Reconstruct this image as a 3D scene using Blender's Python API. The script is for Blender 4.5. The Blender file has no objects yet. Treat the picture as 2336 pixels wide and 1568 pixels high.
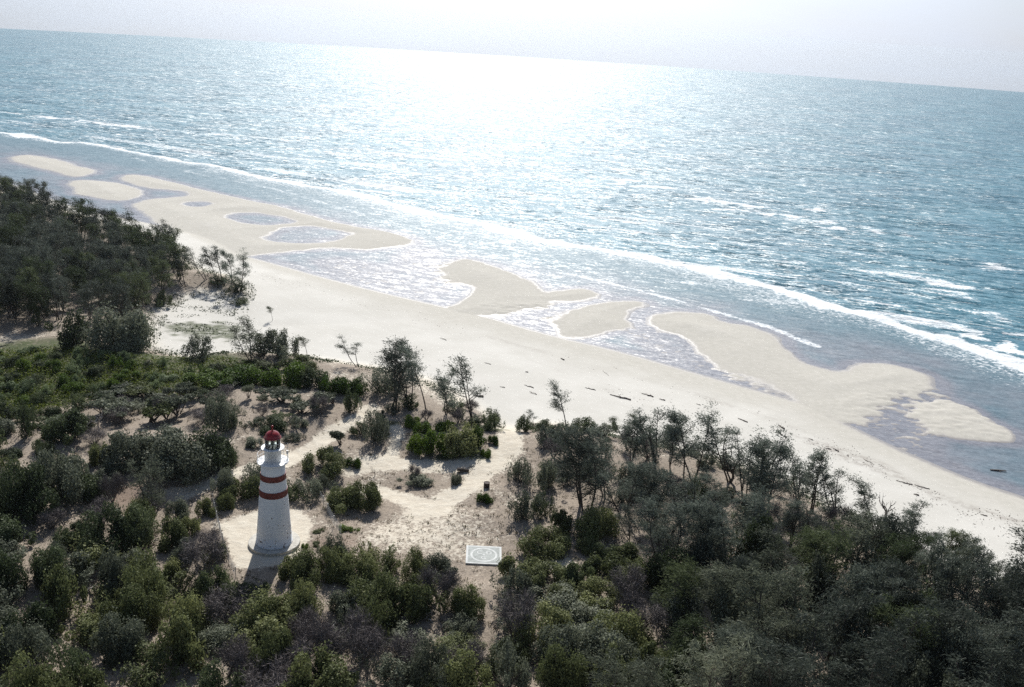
import bpy, math, random
import numpy as np
from mathutils import Matrix, Vector

# ------------------------------------------------------------------ camera, sky, sun, exposure
scene = bpy.context.scene
COL = scene.collection
FPX, CX, CY, CAMH = 2234.0, 1168.0, 784.0, 60.0        # focal length and centre in the photo's pixels (2336 wide)
PITCH, ROLL = math.atan(732.6 / FPX), math.radians(3.6)
FW = np.array([0, math.cos(PITCH), -math.sin(PITCH)])
U0 = np.array([0, math.sin(PITCH), math.cos(PITCH)])
R0 = np.array([1.0, 0, 0])
XI = math.cos(ROLL) * R0 + math.sin(ROLL) * U0
YU = -math.sin(ROLL) * R0 + math.cos(ROLL) * U0
CAMP = np.array([0, 0, CAMH])

cam = bpy.data.cameras.new('camera')
camo = bpy.data.objects.new('camera', cam)
COL.objects.link(camo)
cam.sensor_fit = 'HORIZONTAL'
cam.sensor_width = 36.0
cam.lens = FPX / 2336 * 36
cam.clip_start = 0.5
cam.clip_end = 20000
camo.matrix_world = Matrix(((XI[0], YU[0], -FW[0], 0), (XI[1], YU[1], -FW[1], 0), (XI[2], YU[2], -FW[2], CAMH), (0, 0, 0, 1)))
scene.camera = camo

SUN_EL, SUN_AZ = math.radians(40), math.radians(-2.0)   # ahead of the camera, a touch left
world = bpy.data.worlds.new('World')
scene.world = world
world.use_nodes = True
wt = world.node_tree
sky = wt.nodes.new('ShaderNodeTexSky')
sky.sky_type = 'NISHITA'
sky.sun_disc = False
sky.sun_elevation = SUN_EL
sky.sun_rotation = SUN_AZ
sky.air_density = 1.0
sky.dust_density = 0.6
sky.ozone_density = 3.0
# thin high veil of pale cloud over the blue
_tc = wt.nodes.new('ShaderNodeTexCoord'); _mp = wt.nodes.new('ShaderNodeMapping'); _mp.inputs['Scale'].default_value = (2.0, 2.0, 9.0)
_nz = wt.nodes.new('ShaderNodeTexNoise'); _nz.inputs['Scale'].default_value = 2.2; _nz.inputs['Detail'].default_value = 5
_mr = wt.nodes.new('ShaderNodeMapRange'); _mr.inputs[1].default_value = .35; _mr.inputs[2].default_value = .75; _mr.inputs[3].default_value = .74; _mr.inputs[4].default_value = .96
_mx = wt.nodes.new('ShaderNodeMix'); _mx.data_type = 'RGBA'; _mx.inputs[7].default_value = (9.6, 10.2, 11.6, 1)
_dp = wt.nodes.new('ShaderNodeVectorMath'); _dp.operation = 'DOT_PRODUCT'; wt.links.new(_tc.outputs['Generated'], _dp.inputs[0])
_dp.inputs[1].default_value = (math.sin(SUN_AZ) * math.cos(SUN_EL), math.cos(SUN_AZ) * math.cos(SUN_EL), math.sin(SUN_EL))
_pw = wt.nodes.new('ShaderNodeMath'); _pw.operation = 'POWER'; _pw.use_clamp = True; wt.links.new(_dp.outputs['Value'], _pw.inputs[0]); _pw.inputs[1].default_value = 7
_am = wt.nodes.new('ShaderNodeMath'); _am.operation = 'MULTIPLY_ADD'; wt.links.new(_pw.outputs[0], _am.inputs[0]); _am.inputs[1].default_value = 5.2; _am.inputs[2].default_value = .60
_vc = wt.nodes.new('ShaderNodeVectorMath'); _vc.operation = 'SCALE'; _vc.inputs[0].default_value = (9.7, 10.5, 12.0); wt.links.new(_am.outputs[0], _vc.inputs['Scale']); wt.links.new(_vc.outputs[0], _mx.inputs[7])
wt.links.new(_tc.outputs['Generated'], _mp.inputs[0]); wt.links.new(_mp.outputs[0], _nz.inputs['Vector']); wt.links.new(_nz.outputs[0], _mr.inputs[0])
_sx = wt.nodes.new('ShaderNodeSeparateXYZ'); wt.links.new(_tc.outputs['Generated'], _sx.inputs[0])
_el = wt.nodes.new('ShaderNodeMapRange'); _el.interpolation_type = 'SMOOTHSTEP'; _el.inputs[1].default_value = .0; _el.inputs[2].default_value = .40; _el.inputs[3].default_value = 1.05; _el.inputs[4].default_value = .10
wt.links.new(_sx.outputs[2], _el.inputs[0])
_mu = wt.nodes.new('ShaderNodeMath'); _mu.operation = 'MULTIPLY'; _mu.use_clamp = True; wt.links.new(_mr.outputs[0], _mu.inputs[0]); wt.links.new(_el.outputs[0], _mu.inputs[1])
wt.links.new(_mu.outputs[0], _mx.inputs[0]); wt.links.new(sky.outputs[0], _mx.inputs[6])
wt.links.new(_mx.outputs[2], wt.nodes['Background'].inputs[0])
wt.nodes['Background'].inputs[1].default_value = 0.062

sun = bpy.data.lights.new('sun', 'SUN')
suno = bpy.data.objects.new('sun', sun)
COL.objects.link(suno)
sun.energy = 5.0
sun.angle = math.radians(0.53)
sun.color = (1.0, 0.97, 0.92)
sd_ = Vector((math.sin(SUN_AZ) * math.cos(SUN_EL), math.cos(SUN_AZ) * math.cos(SUN_EL), math.sin(SUN_EL)))
suno.rotation_euler = sd_.to_track_quat('Z', 'Y').to_euler()
suno.location = (0, 0, 200)

scene.view_settings.view_transform = 'Standard'
scene.view_settings.look = 'None'
scene.view_settings.gamma = 1
scene.view_settings.exposure = 0.25
scene.render.engine = 'CYCLES'
scene.cycles.max_bounces = 6
scene.cycles.diffuse_bounces = 3
scene.cycles.glossy_bounces = 2
scene.cycles.transmission_bounces = 4
scene.cycles.transparent_max_bounces = 8
scene.cycles.volume_bounces = 0
scene.cycles.use_denoising = False

rng = np.random.default_rng(7)
random.seed(7)

# ------------------------------------------------------------------ helpers
def smooth(a, b, x):
    t = np.clip((x - a) / (b - a), 0, 1)
    return t * t * (3 - 2 * t)

def vnoise(x, y, seed=0):
    x = np.asarray(x, float); y = np.asarray(y, float)
    xi = np.floor(x).astype(np.int64); yi = np.floor(y).astype(np.int64)
    fx = x - xi; fy = y - yi
    fx = fx * fx * (3 - 2 * fx); fy = fy * fy * (3 - 2 * fy)
    def h(i, j):
        n = (i * 374761393 + j * 668265263 + seed * 982451653) & 0xFFFFFFFF
        n = ((n ^ (n >> 13)) * 1274126177) & 0xFFFFFFFF
        return ((n ^ (n >> 16)) & 0xFFFF) / 65535.0
    a = h(xi, yi); b = h(xi + 1, yi); c = h(xi, yi + 1); d = h(xi + 1, yi + 1)
    return (a * (1 - fx) + b * fx) * (1 - fy) + (c * (1 - fx) + d * fx) * fy

def fbm(x, y, seed=0, oct=3):
    s = 0; a = 0.5; t = 0
    for k in range(oct):
        s = s + a * vnoise(x * 2 ** k, y * 2 ** k, seed + k); t += a; a *= 0.5
    return s / t * 2 - 1

def ray(px, py):
    return FW + (px - CX) / FPX * XI - (py - CY) / FPX * YU

def unproj(pts, z):
    out = []
    for px, py in pts:
        d = ray(px, py); t = (z - CAMH) / d[2]
        out.append((t * d[0], t * d[1]))
    return np.array(out)

def chaikin(P, closed=True, n=2):
    for _ in range(n):
        Q = np.roll(P, -1, 0) if closed else P[1:]
        A = P if closed else P[:-1]
        N = np.empty((len(A) * 2, 2)); N[0::2] = .75 * A + .25 * Q; N[1::2] = .25 * A + .75 * Q
        if not closed: N = np.vstack([P[:1], N, P[-1:]])
        P = N
    return P

def seg_dist(x, y, P, closed=True):
    """unsigned distance to a polyline and, when closed, inside flag"""
    x = np.asarray(x, float); y = np.asarray(y, float)
    best = np.full(x.shape, 1e18); ins = np.zeros(x.shape, bool)
    n = len(P)
    for i in range(n if closed else n - 1):
        ax, ay = P[i]; bx, by = P[(i + 1) % n]
        dx, dy = bx - ax, by - ay
        L = dx * dx + dy * dy + 1e-12
        t = np.clip(((x - ax) * dx + (y - ay) * dy) / L, 0, 1)
        qx = x - ax - t * dx; qy = y - ay - t * dy
        np.minimum(best, qx * qx + qy * qy, out=best)
        if closed and ay != by:
            c = ((ay > y) != (by > y)) & (x < (bx - ax) * (y - ay) / (by - ay) + ax)
            ins ^= c
    return np.sqrt(best), ins

def sdf(x, y, P, pad=None):
    """signed distance, positive inside; with pad only worked out near the polygon"""
    x = np.asarray(x, float); y = np.asarray(y, float)
    if pad is None:
        d, i = seg_dist(x, y, P); return np.where(i, d, -d)
    m = (x > P[:, 0].min() - pad) & (x < P[:, 0].max() + pad) & (y > P[:, 1].min() - pad) & (y < P[:, 1].max() + pad)
    out = np.full(x.shape, -float(pad))
    if m.any():
        d, i = seg_dist(x[m], y[m], P); out[m] = np.maximum(np.where(i, d, -d), -pad)
    return out

# ------------------------------------------------------------------ plan of the place
DUNE_PX = [(-500, 400), (0, 432), (90, 452), (165, 482), (250, 505), (330, 528), (400, 556), (440, 590), (470, 618), (545, 628), (572, 660), (560, 690), (480, 662), (420, 680), (360, 712), (350, 790),
           (420, 812), (520, 800), (640, 800), (740, 815), (830, 828), (960, 850), (1050, 890), (1120, 940), (1165, 975), (1210, 955), (1300, 965), (1400, 985), (1500, 1005),
           (1650, 1040), (1800, 1090), (1920, 1160), (2040, 1235), (2180, 1290), (2336, 1345), (2600, 1420)]
DUNE = chaikin(unproj(DUNE_PX, 2.6), False, 1)
DUNE = np.vstack([DUNE, [(400, 60), (400, -150), (-500, -150), (-500, 330)]])
SHORE_PX = [(-500, 300), (-300, 345), (0, 412), (170, 478), (250, 494), (350, 514), (430, 530), (500, 555), (545, 584), (600, 598), (720, 632), (850, 666), (1010, 703), (1080, 718),
            (1250, 768), (1400, 802), (1600, 860), (1800, 916), (1850, 930), (1890, 955), (2000, 1010), (2100, 1055), (2220, 1105), (2336, 1142), (2700, 1270)]
SHORE = chaikin(unproj(SHORE_PX, 0.1), False, 1)
SHORE = np.vstack([SHORE, [(420, 40), (420, -160), (-520, -160), (-520, 420)]])
BARS_PX = [
    [(18, 364), (50, 353), (110, 358), (170, 378), (225, 392), (180, 404), (150, 398), (80, 380)],
    [(158, 414), (200, 410), (250, 415), (300, 425), (322, 440), (300, 455), (260, 458), (210, 450), (175, 440)],
    [(272, 408), (290, 397), (350, 405), (450, 430), (560, 455), (650, 475), (740, 500), (800, 518), (870, 525), (945, 545), (930, 558), (860, 570), (760, 565), (680, 570), (600, 580), (543, 587),
     (520, 567), (470, 545), (420, 530), (370, 515), (335, 490), (306, 468), (315, 458), (380, 452), (450, 447), (420, 436), (330, 428)],
    [(352, 510), (420, 520), (450, 542), (470, 556), (400, 545)],
    [(1010, 622), (1030, 600), (1070, 591), (1130, 608), (1180, 628), (1225, 648), (1238, 668), (1290, 660), (1340, 661), (1365, 674), (1330, 687), (1250, 690), (1190, 699), (1085, 722), (1010, 712), (1050, 690), (1087, 668), (1080, 653), (1030, 641)],
    [(1255, 768), (1275, 730), (1310, 706), (1370, 692), (1440, 685), (1473, 692), (1440, 706), (1420, 722), (1430, 740), (1390, 755), (1320, 772)],
    [(1474, 726), (1500, 715), (1560, 711), (1620, 715), (1650, 735), (1720, 745), (1760, 762), (1790, 792), (1830, 822), (1880, 845), (1930, 852), (1960, 832), (2030, 832), (2100, 850), (2130, 880),
     (2080, 895), (2020, 895), (1990, 915), (1960, 940), (1890, 960), (1830, 928), (1800, 896), (1740, 868), (1650, 838), (1600, 810), (1580, 788), (1560, 768), (1500, 750)],
    [(2095, 945), (2130, 922), (2190, 930), (2240, 957), (2295, 985), (2285, 1005), (2210, 1000), (2130, 975)],
]
BARS = [chaikin(unproj(b, 0.1), True, 1) for b in BARS_PX]
HOLES = [chaikin(unproj(b, 0.05), True, 2) for b in [
    [(535, 492), (570, 486), (640, 495), (665, 505), (620, 512), (560, 506)],
    [(612, 535), (650, 522), (720, 522), (790, 530), (770, 542), (690, 550), (640, 548)],
    [(425, 466), (455, 461), (482, 464), (450, 470)]]]
FRINGE = [chaikin(unproj(b, 0.05), True, 1) for b in [      # rippled, half drained sand
    [(1900, 940), (1990, 885), (2140, 885), (2240, 940), (2310, 990), (2260, 1010), (2150, 985), (2130, 1060), (2040, 1040)],
    [(1400, 760), (1480, 745), (1600, 830), (1800, 905), (1750, 910), (1550, 835)],
    [(1090, 700), (1190, 690), (1270, 695), (1240, 755), (1150, 735)],
    [(900, 560), (1010, 565), (1000, 640), (900, 625)],
    [(700, 580), (1000, 620), (1060, 670), (940, 690), (760, 640)]]]
SURF = unproj([(-400, 262), (-150, 285), (0, 303), (150, 322), (300, 347), (420, 372), (600, 403), (760, 440), (900, 468), (1050, 508), (1200, 538), (1330, 565), (1450, 590), (1600, 625), (1750, 665), (1900, 703), (2050, 742), (2150, 772), (2250, 806), (2336, 840), (2800, 985)], 0)
SURF = chaikin(SURF, False, 1)
YARD = unproj([(503, 1196), (590, 1166), (640, 1160), (690, 1166), (712, 1200), (706, 1238), (690, 1262), (640, 1290), (540, 1302), (524, 1284)], 5)
TRACKS_PX = [
    ([(1150, 900), (1162, 965), (1160, 1000), (1155, 1035), (1110, 1052), (1040, 1060), (900, 1048), (830, 1052), (790, 1062)], 1.6),
    ([(1150, 1040), (1110, 1075), (1060, 1110), (1000, 1150), (960, 1165)], 1.5),
    ([(850, 1105), (900, 1120), (960, 1150), (1000, 1160)], 1.5),
    ([(850, 925), (800, 965), (740, 1000), (680, 1040), (640, 1062), (560, 1080), (480, 1104), (400, 1130)], 1.3),
    ([(905, 975), (900, 1010), (895, 1048)], 0.9),
    ([(1290, 1300), (1280, 1318), (1240, 1290)], 1.2)]
TRACKS = [(unproj(p, 5), w) for p, w in TRACKS_PX]
WRACK = [unproj(p, 1.2) for p in [
    [(560, 622), (700, 655), (912, 711), (1242, 800), (1600, 900), (1850, 985), (2100, 1090), (2336, 1200)],
    [(1380, 890), (1560, 938), (1800, 990), (2000, 1050), (2180, 1160), (2336, 1240), (2500, 1310)],
    [(1850, 1010), (2050, 1090), (2200, 1150), (2336, 1190)]]]
LOW_SPOT = unproj([(-80, 800), (140, 790), (350, 815), (520, 815), (640, 850), (560, 872), (480, 905), (420, 905), (250, 905), (100, 940), (-80, 985)], 4)

def flats(x, y):
    m = np.full(np.shape(x), -12.0)
    for b in BARS: m = np.maximum(m, sdf(x, y, b, 12.0))
    for b in HOLES: m = np.minimum(m, -sdf(x, y, b, 12.0) - 2.6 + fbm(x * .1, y * .1, 37, 2) * 2.6)
    return m

def height(x, y, fine=False):
    x = np.asarray(x, float); y = np.asarray(y, float)
    d = sdf(x, y, DUNE); s = sdf(x, y, SHORE)
    t = np.clip(s, 0, None) / (np.clip(s, 0, None) + np.clip(-d, 0, None) + 1e-6)
    zb = np.where(s > 0, 0.10 + 2.3 * t ** 0.85, 0.10 + s * 0.06)
    zb = np.where(d > 0, 2.4, zb)
    z = zb
    if fine:
        m = flats(x, y)
        fr = np.full(x.shape, 0.0)
        for f in FRINGE: fr = np.maximum(fr, smooth(-3, 3, sdf(x, y, f, 8.0)))
        rip = fbm(x * .55 + y * .25, y * .9 - x * .3, 31, 3)
        mm = m + 1.5 + fbm(x * .12, y * .12, 5, 2) * 1.3 + fbm(x * .45, y * .45, 15, 2) * (.5 + fr * 1.2)
        rip2 = np.sin(x * 1.1 + y * 2.6 + fbm(x * .35, y * .35, 33, 3) * 7) * .45 + rip * 1.3
        zf = -0.26 + 0.34 * smooth(-3.6, 2.4, mm) + .5 * smooth(.5, 12, mm) * (.8 + .5 * fbm(x * .08, y * .08, 35, 2)) + fr * (0.19 + rip2 * 0.12) + 0.02 * rip
        zf = zf - np.clip((-s - 45) / 60, 0, 6) * 0.6 * (m < 0)
        z = np.where(s < 4, np.maximum(z, zf), z)
    hum = fbm(x * .055, y * .055, 11, 3) * 1.5 + fbm(x * .25, y * .25, 17, 2) * 0.22
    z = z + smooth(-1.5, 11, d) * 2.7 + smooth(2, 16, d) * hum
    # level yard round the tower
    c = YARD.mean(0); q = np.hypot(x - c[0], y - c[1]); w = 1 - smooth(6, 13, q)
    z = z * (1 - w) + 5.0 * w
    q = np.hypot(x + 1.6, y - 93.5); w = 1 - smooth(3.5, 9, q)
    z = z * (1 - w) + 5.0 * w
    return z

def ground(px, py, z0=5.0):
    px = np.asarray(px, float); py = np.asarray(py, float)
    d = FW[None] + ((px - CX) / FPX)[:, None] * XI[None] - ((py - CY) / FPX)[:, None] * YU[None]
    z = np.full(px.shape, z0)
    for _ in range(7):
        t = (z - CAMH) / d[:, 2]
        z = 0.5 * z + 0.5 * height(t * d[:, 0], t * d[:, 1])
    t = (z - CAMH) / d[:, 2]
    x, y = t * d[:, 0], t * d[:, 1]
    return np.stack([x, y, height(x, y)], 1)

def project(P):
    v = np.asarray(P, float) - CAMP
    dz = v @ FW
    return CX + FPX * (v @ XI) / dz, CY - FPX * (v @ YU) / dz

# ------------------------------------------------------------------ materials
def nodes(name):
    m = bpy.data.materials.new(name); m.use_nodes = True
    t = m.node_tree; b = t.nodes['Principled BSDF']
    return m, t, b

def N(t, kind, **kw):
    n = t.nodes.new(kind)
    for k, v in kw.items():
        if k in n.bl_rna.properties.keys(): setattr(n, k, v)
        else: n.inputs[k].default_value = v
    return n

def mixc(t, fac, a, b):
    n = t.nodes.new('ShaderNodeMix'); n.data_type = 'RGBA'
    for s, v in ((0, fac), (6, a), (7, b)):
        if hasattr(v, 'is_linked'): t.links.new(v, n.inputs[s])
        else: n.inputs[s].default_value = (*v, 1) if isinstance(v, tuple) else v
    return n.outputs[2]

def math_(t, op, a, b=None, c=None):
    n = t.nodes.new('ShaderNodeMath'); n.operation = op
    for i, v in enumerate((a, b, c)):
        if v is None: continue
        if hasattr(v, 'is_linked'): t.links.new(v, n.inputs[i])
        else: n.inputs[i].default_value = v
    return n.outputs[0]

def ramp(t, v, a, b, lo=0.0, hi=1.0):
    n = t.nodes.new('ShaderNodeMapRange'); n.interpolation_type = 'SMOOTHSTEP'
    t.links.new(v, n.inputs[0])
    for i, q in enumerate((a, b, lo, hi)): n.inputs[i + 1].default_value = q
    return n.outputs[0]

def attr(t, name):
    n = t.nodes.new('ShaderNodeAttribute'); n.attribute_name = name
    return n.outputs[2]

def noise(t, scale, detail=3.0, rough=0.55, coords=None, dist=0.0):
    n = N(t, 'ShaderNodeTexNoise'); n.inputs['Scale'].default_value = scale; n.inputs['Detail'].default_value = detail
    n.inputs['Roughness'].default_value = rough; n.inputs['Distortion'].default_value = dist
    if coords is not None: t.links.new(coords, n.inputs['Vector'])
    return n.outputs[0]

def objco(t, scale=(1, 1, 1), rot=(0, 0, 0)):
    c = t.nodes.new('ShaderNodeTexCoord'); m = t.nodes.new('ShaderNodeMapping'); m.vector_type = 'TEXTURE'
    m.inputs['Scale'].default_value = tuple(1 / q for q in scale); m.inputs['Rotation'].default_value = rot
    t.links.new(c.outputs['Object'], m.inputs['Vector'])
    return m.outputs[0]

def bump(t, b, h, dist, strength=1.0):
    n = t.nodes.new('ShaderNodeBump'); n.inputs['Distance'].default_value = dist; n.inputs['Strength'].default_value = strength
    t.links.new(h, n.inputs['Height']); t.links.new(n.outputs[0], b.inputs['Normal'])
    return n

def leaf_mat(name, col, dark, trans=0.3, gloss=0.6):
    m, t, b = nodes(name)
    geo = t.nodes.new('ShaderNodeNewGeometry')
    oi = t.nodes.new('ShaderNodeObjectInfo')
    c = mixc(t, geo.outputs['Random Per Island'], dark, col)
    n = noise(t, 0.9, 2, coords=objco(t))
    c = mixc(t, ramp(t, n, .4, .75, 0, .5), c, tuple(min(1, v * 1.5) for v in col))
    hs = t.nodes.new('ShaderNodeHueSaturation')
    t.links.new(c, hs.inputs['Color'])
    t.links.new(math_(t, 'MULTIPLY_ADD', oi.outputs['Random'], 0.76, 0.60), hs.inputs['Value'])
    t.links.new(math_(t, 'MULTIPLY_ADD', oi.outputs['Random'], -0.03, 0.515), hs.inputs['Hue'])
    t.links.new(hs.outputs[0], b.inputs['Base Color'])
    b.inputs['Roughness'].default_value = gloss
    b.inputs['Specular IOR Level'].default_value = 0.15
    tr = t.nodes.new('ShaderNodeBsdfTranslucent')
    t.links.new(hs.outputs[0], tr.inputs['Color'])
    mx = t.nodes.new('ShaderNodeMixShader'); mx.inputs[0].default_value = trans
    t.links.new(b.outputs[0], mx.inputs[1]); t.links.new(tr.outputs[0], mx.inputs[2])
    t.links.new(mx.outputs[0], t.nodes['Material Output'].inputs[0])
    return m

def plain(name, col, rough=0.8, var=0.25, scale=6.0, metallic=0.0):
    m, t, b = nodes(name)
    n = noise(t, scale, 4, coords=objco(t))
    t.links.new(mixc(t, ramp(t, n, .3, .7), tuple(v * (1 - var) for v in col), tuple(min(1, v * (1 + var * .6)) for v in col)), b.inputs['Base Color'])
    b.inputs['Roughness'].default_value = rough; b.inputs['Metallic'].default_value = metallic
    return m

LEAF = {
    'olive green': leaf_mat('olive_leaf', (.175, .195, .082), (.084, .099, .040), .33),
    'grey green': leaf_mat('grey_green_leaf', (.172, .188, .132), (.084, .098, .068), .30),
    'dark green': leaf_mat('dark_leaf', (.095, .120, .056), (.045, .062, .030), .32),
    'bright green': leaf_mat('bright_leaf', (.105, .165, .022), (.042, .080, .010), .36),
    'pale green': leaf_mat('pale_leaf', (.21, .26, .13), (.10, .14, .06), .3),
    'creeper': leaf_mat('creeper_leaf', (.100, .132, .020), (.038, .060, .009), .36),
    'silver green': leaf_mat('silver_needle_leaf', (.165, .190, .155), (.080, .096, .076), .32),
    'blue grey': leaf_mat('needle_leaf', (.112, .130, .102), (.050, .061, .048), .25),
}
M_BARK = plain('dark_bark', (.075, .06, .05), .9, .4, 3)
M_GREYBARK = plain('grey_bark', (.16, .14, .125), .9, .4, 3)
M_DEAD = plain('bleached_wood', (.42, .39, .36), .8, .35, 4)
M_DRIFT = plain('driftwood', (.16, .13, .11), .9, .4, 4)
M_TWIG = plain('grey_twigs', (.15, .13, .125), .9, .3, 3)

# ------------------------------------------------------------------ object helpers
def mesh_np(name, verts, faces_quads=None, faces_list=None, mats=(), smooth_=False):
    me = bpy.data.meshes.new(name)
    verts = np.asarray(verts, np.float32)
    if faces_quads is not None:
        fq = np.asarray(faces_quads, np.int32); k = fq.shape[1]
        me.vertices.add(len(verts)); me.vertices.foreach_set('co', verts.ravel())
        me.loops.add(fq.size); me.loops.foreach_set('vertex_index', fq.ravel())
        me.polygons.add(len(fq))
        me.polygons.foreach_set('loop_start', np.arange(0, fq.size, k, dtype=np.int32))
        me.polygons.foreach_set('loop_total', np.full(len(fq), k, np.int32))
        me.update(calc_edges=True)
    else:
        me.from_pydata([tuple(v) for v in verts], [], faces_list); me.update()
    for m in mats: me.materials.append(m)
    if smooth_: me.polygons.foreach_set('use_smooth', np.ones(len(me.polygons), bool)); me.update()
    return me

def link(name, me, parent=None, loc=(0, 0, 0), rotz=0.0):
    o = bpy.data.objects.new(name, me); COL.objects.link(o)
    o.location = loc; o.rotation_euler = (0, 0, rotz)
    if parent is not None: o.parent = parent
    return o

def tag(o, label=None, cat=None, group=None, kind=None):
    if label: o['label'] = label
    if cat: o['category'] = cat
    if group: o['group'] = group
    if kind: o['kind'] = kind
    return o

def thing(name, loc, label=None, cat=None, group=None, rotz=0.0):
    o = bpy.data.objects.new(name, None); COL.objects.link(o)
    o.location = loc; o.rotation_euler = (0, 0, rotz); o.empty_display_size = 0.5
    return tag(o, label, cat, group)

class MB:
    """collects simple solids into one mesh"""
    def __init__(s): s.v = []; s.f = []; s.sm = []
    def add(s, v, f):
        o = len(s.v); s.v += [tuple(map(float, p)) for p in v]; s.f += [tuple(i + o for i in q) for q in f]
    def lathe(s, prof, n=32, c=(0, 0), a0=0.0):
        v = []; f = []
        for r, z in prof:
            for k in range(n):
                a = a0 + 2 * math.pi * k / n; v.append((c[0] + r * math.cos(a), c[1] + r * math.sin(a), z))
        for i in range(len(prof) - 1):
            for k in range(n):
                f.append((i * n + k, i * n + (k + 1) % n, (i + 1) * n + (k + 1) % n, (i + 1) * n + k))
        f.append(tuple(reversed(range(n)))); f.append(tuple((len(prof) - 1) * n + k for k in range(n)))
        s.add(v, f)
    def ring(s, r0, r1, z0, z1, n=40):
        prof = [(r0, z0), (r1, z0), (r1, z1), (r0, z1)]
        v = []; f = []
        for r, z in prof:
            for k in range(n):
                a = 2 * math.pi * k / n; v.append((r * math.cos(a), r * math.sin(a), z))
        for i in range(4):
            for k in range(n):
                j = (i + 1) % 4; f.append((i * n + k, i * n + (k + 1) % n, j * n + (k + 1) % n, j * n + k))
        s.add(v, f)
    def tube(s, pts, rad, n=6):
        pts = [Vector([float(c) for c in p]) for p in pts]; v = []; f = []
        if not hasattr(rad, '__len__'): rad = [rad] * len(pts)
        rad = [float(q) for q in rad]
        for i, p in enumerate(pts):
            d = (pts[min(i + 1, len(pts) - 1)] - pts[max(i - 1, 0)]).normalized()
            a = d.cross(Vector((0, 0, 1)) if abs(d.z) < .9 else Vector((1, 0, 0))).normalized(); b = d.cross(a)
            for k in range(n):
                t = 2 * math.pi * k / n; v.append(p + rad[i] * (math.cos(t) * a + math.sin(t) * b))
        for i in range(len(pts) - 1):
            for k in range(n):
                f.append((i * n + k, i * n + (k + 1) % n, (i + 1) * n + (k + 1) % n, (i + 1) * n + k))
        f.append(tuple(reversed(range(n)))); f.append(tuple((len(pts) - 1) * n + k for k in range(n)))
        s.add(v, f)
    def box(s, x0, x1, y0, y1, z0, z1):
        v = [(x0, y0, z0), (x1, y0, z0), (x1, y1, z0), (x0, y1, z0), (x0, y0, z1), (x1, y0, z1), (x1, y1, z1), (x0, y1, z1)]
        s.add(v, [(3, 2, 1, 0), (4, 5, 6, 7), (0, 1, 5, 4), (1, 2, 6, 5), (2, 3, 7, 6), (3, 0, 4, 7)])
    def mesh(s, name, mat, sm=False):
        me = bpy.data.meshes.new(name); me.from_pydata(s.v, [], s.f); me.update()
        me.materials.append(mat)
        if sm:
            me.polygons.foreach_set('use_smooth', [len(p.vertices) == 4 for p in me.polygons]); me.update()
        return me
    def build(s, name, mat, parent=None, loc=(0, 0, 0), rotz=0.0, sm=False):
        return link(name, s.mesh(name, mat, sm), parent, loc, rotz)

def quads_at(C, Nrm, size, aspect=1.0, R=None, axis=None):
    """leaf quads centred at C; long axis random (or given) in the plane of Nrm"""
    R = R or rng
    n = len(C)
    Nrm = Nrm / (np.linalg.norm(Nrm, axis=1, keepdims=True) + 1e-9)
    if axis is None: axis = R.normal(size=(n, 3))
    u = axis - (axis * Nrm).sum(1, keepdims=True) * Nrm
    u /= np.linalg.norm(u, axis=1, keepdims=True) + 1e-9
    w = np.cross(Nrm, u)
    size = np.broadcast_to(size, (n,))[:, None]
    a = u * size * .5 * aspect; b = w * size * .5
    V = np.stack([C - a, C + b * .9 - a * .1, C + a, C - b * .9 - a * .1], 1).reshape(-1, 3)
    Fq = np.arange(4 * n).reshape(n, 4)
    return V, Fq

# ------------------------------------------------------------------ plant prototypes (unit size: radius 1, height 1)
def shrub_proto(seed, lobes=10, leaves=3400, size=.085, flat=False, open_=0.0):
    R = np.random.default_rng(seed)
    Cs = []; rs = []
    dirb = R.uniform(0, 6.28)
    for k in range(lobes):
        a = R.uniform(0, 6.28); q = R.uniform(.05, .82) ** .8
        reach = 1 - .22 * math.cos(a - dirb)                     # one side is shorter than the other
        top = R.uniform(.45, 1.0) * (1 - .55 * q * q)
        rr = R.uniform(.16, .36) * (1.1 - .35 * q)
        zc = max(top - rr * .8, rr * .55) if not flat else R.uniform(.60, .82)
        Cs.append((q * reach * math.cos(a), q * reach * math.sin(a), zc)); rs.append(rr)
        if not flat and zc > .45 and R.random() < .7: Cs.append((q * reach * math.cos(a) * 1.1, q * reach * math.sin(a) * 1.1, zc * .45)); rs.append(rr * 1.05)
    Cs = np.array(Cs); rs = np.array(rs); nl = len(rs)
    w = rs ** 2; li = R.choice(nl, leaves, p=w / w.sum())
    d = R.normal(size=(leaves, 3)); d /= np.linalg.norm(d, axis=1, keepdims=True)
    if flat: d[:, 2] = d[:, 2] * .45
    stray = R.random(leaves) < .16
    rad = rs[li] * np.where(stray, R.uniform(1.0, 1.55, leaves), 1 - np.abs(R.normal(0, .2, leaves)))
    P = Cs[li] + d * rad[:, None]
    P[:, 2] = np.where(P[:, 2] < 0.02, R.uniform(.02, .2, leaves), P[:, 2])
    clump = vnoise(P[:, 0] * 7 + 9, P[:, 1] * 7 + P[:, 2] * 5, seed)
    keep = clump > max(open_, .2)
    P = P[keep]; d = d[keep]
    nn = d + R.normal(size=d.shape) * .75 + np.array([0, 0, .25])
    V, Fq = quads_at(P, nn, R.uniform(.5, 1.35, len(P)) * size, 1.5, R)
    crown = mesh_np('crown', V, Fq)
    m = MB()
    for k in range(min(nl, 8)):
        b = np.array([R.uniform(-.08, .08), R.uniform(-.08, .08), -.06]); e = Cs[k] + np.array([0, 0, rs[k] * .6])
        mid = (b + e) / 2 + np.array([R.uniform(-.08, .08), R.uniform(-.08, .08), -.05])
        m.tube([b, mid, e], [.03, .02, .007], 5)
    trunk = m.mesh('trunk', M_BARK)
    return trunk, crown

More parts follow.
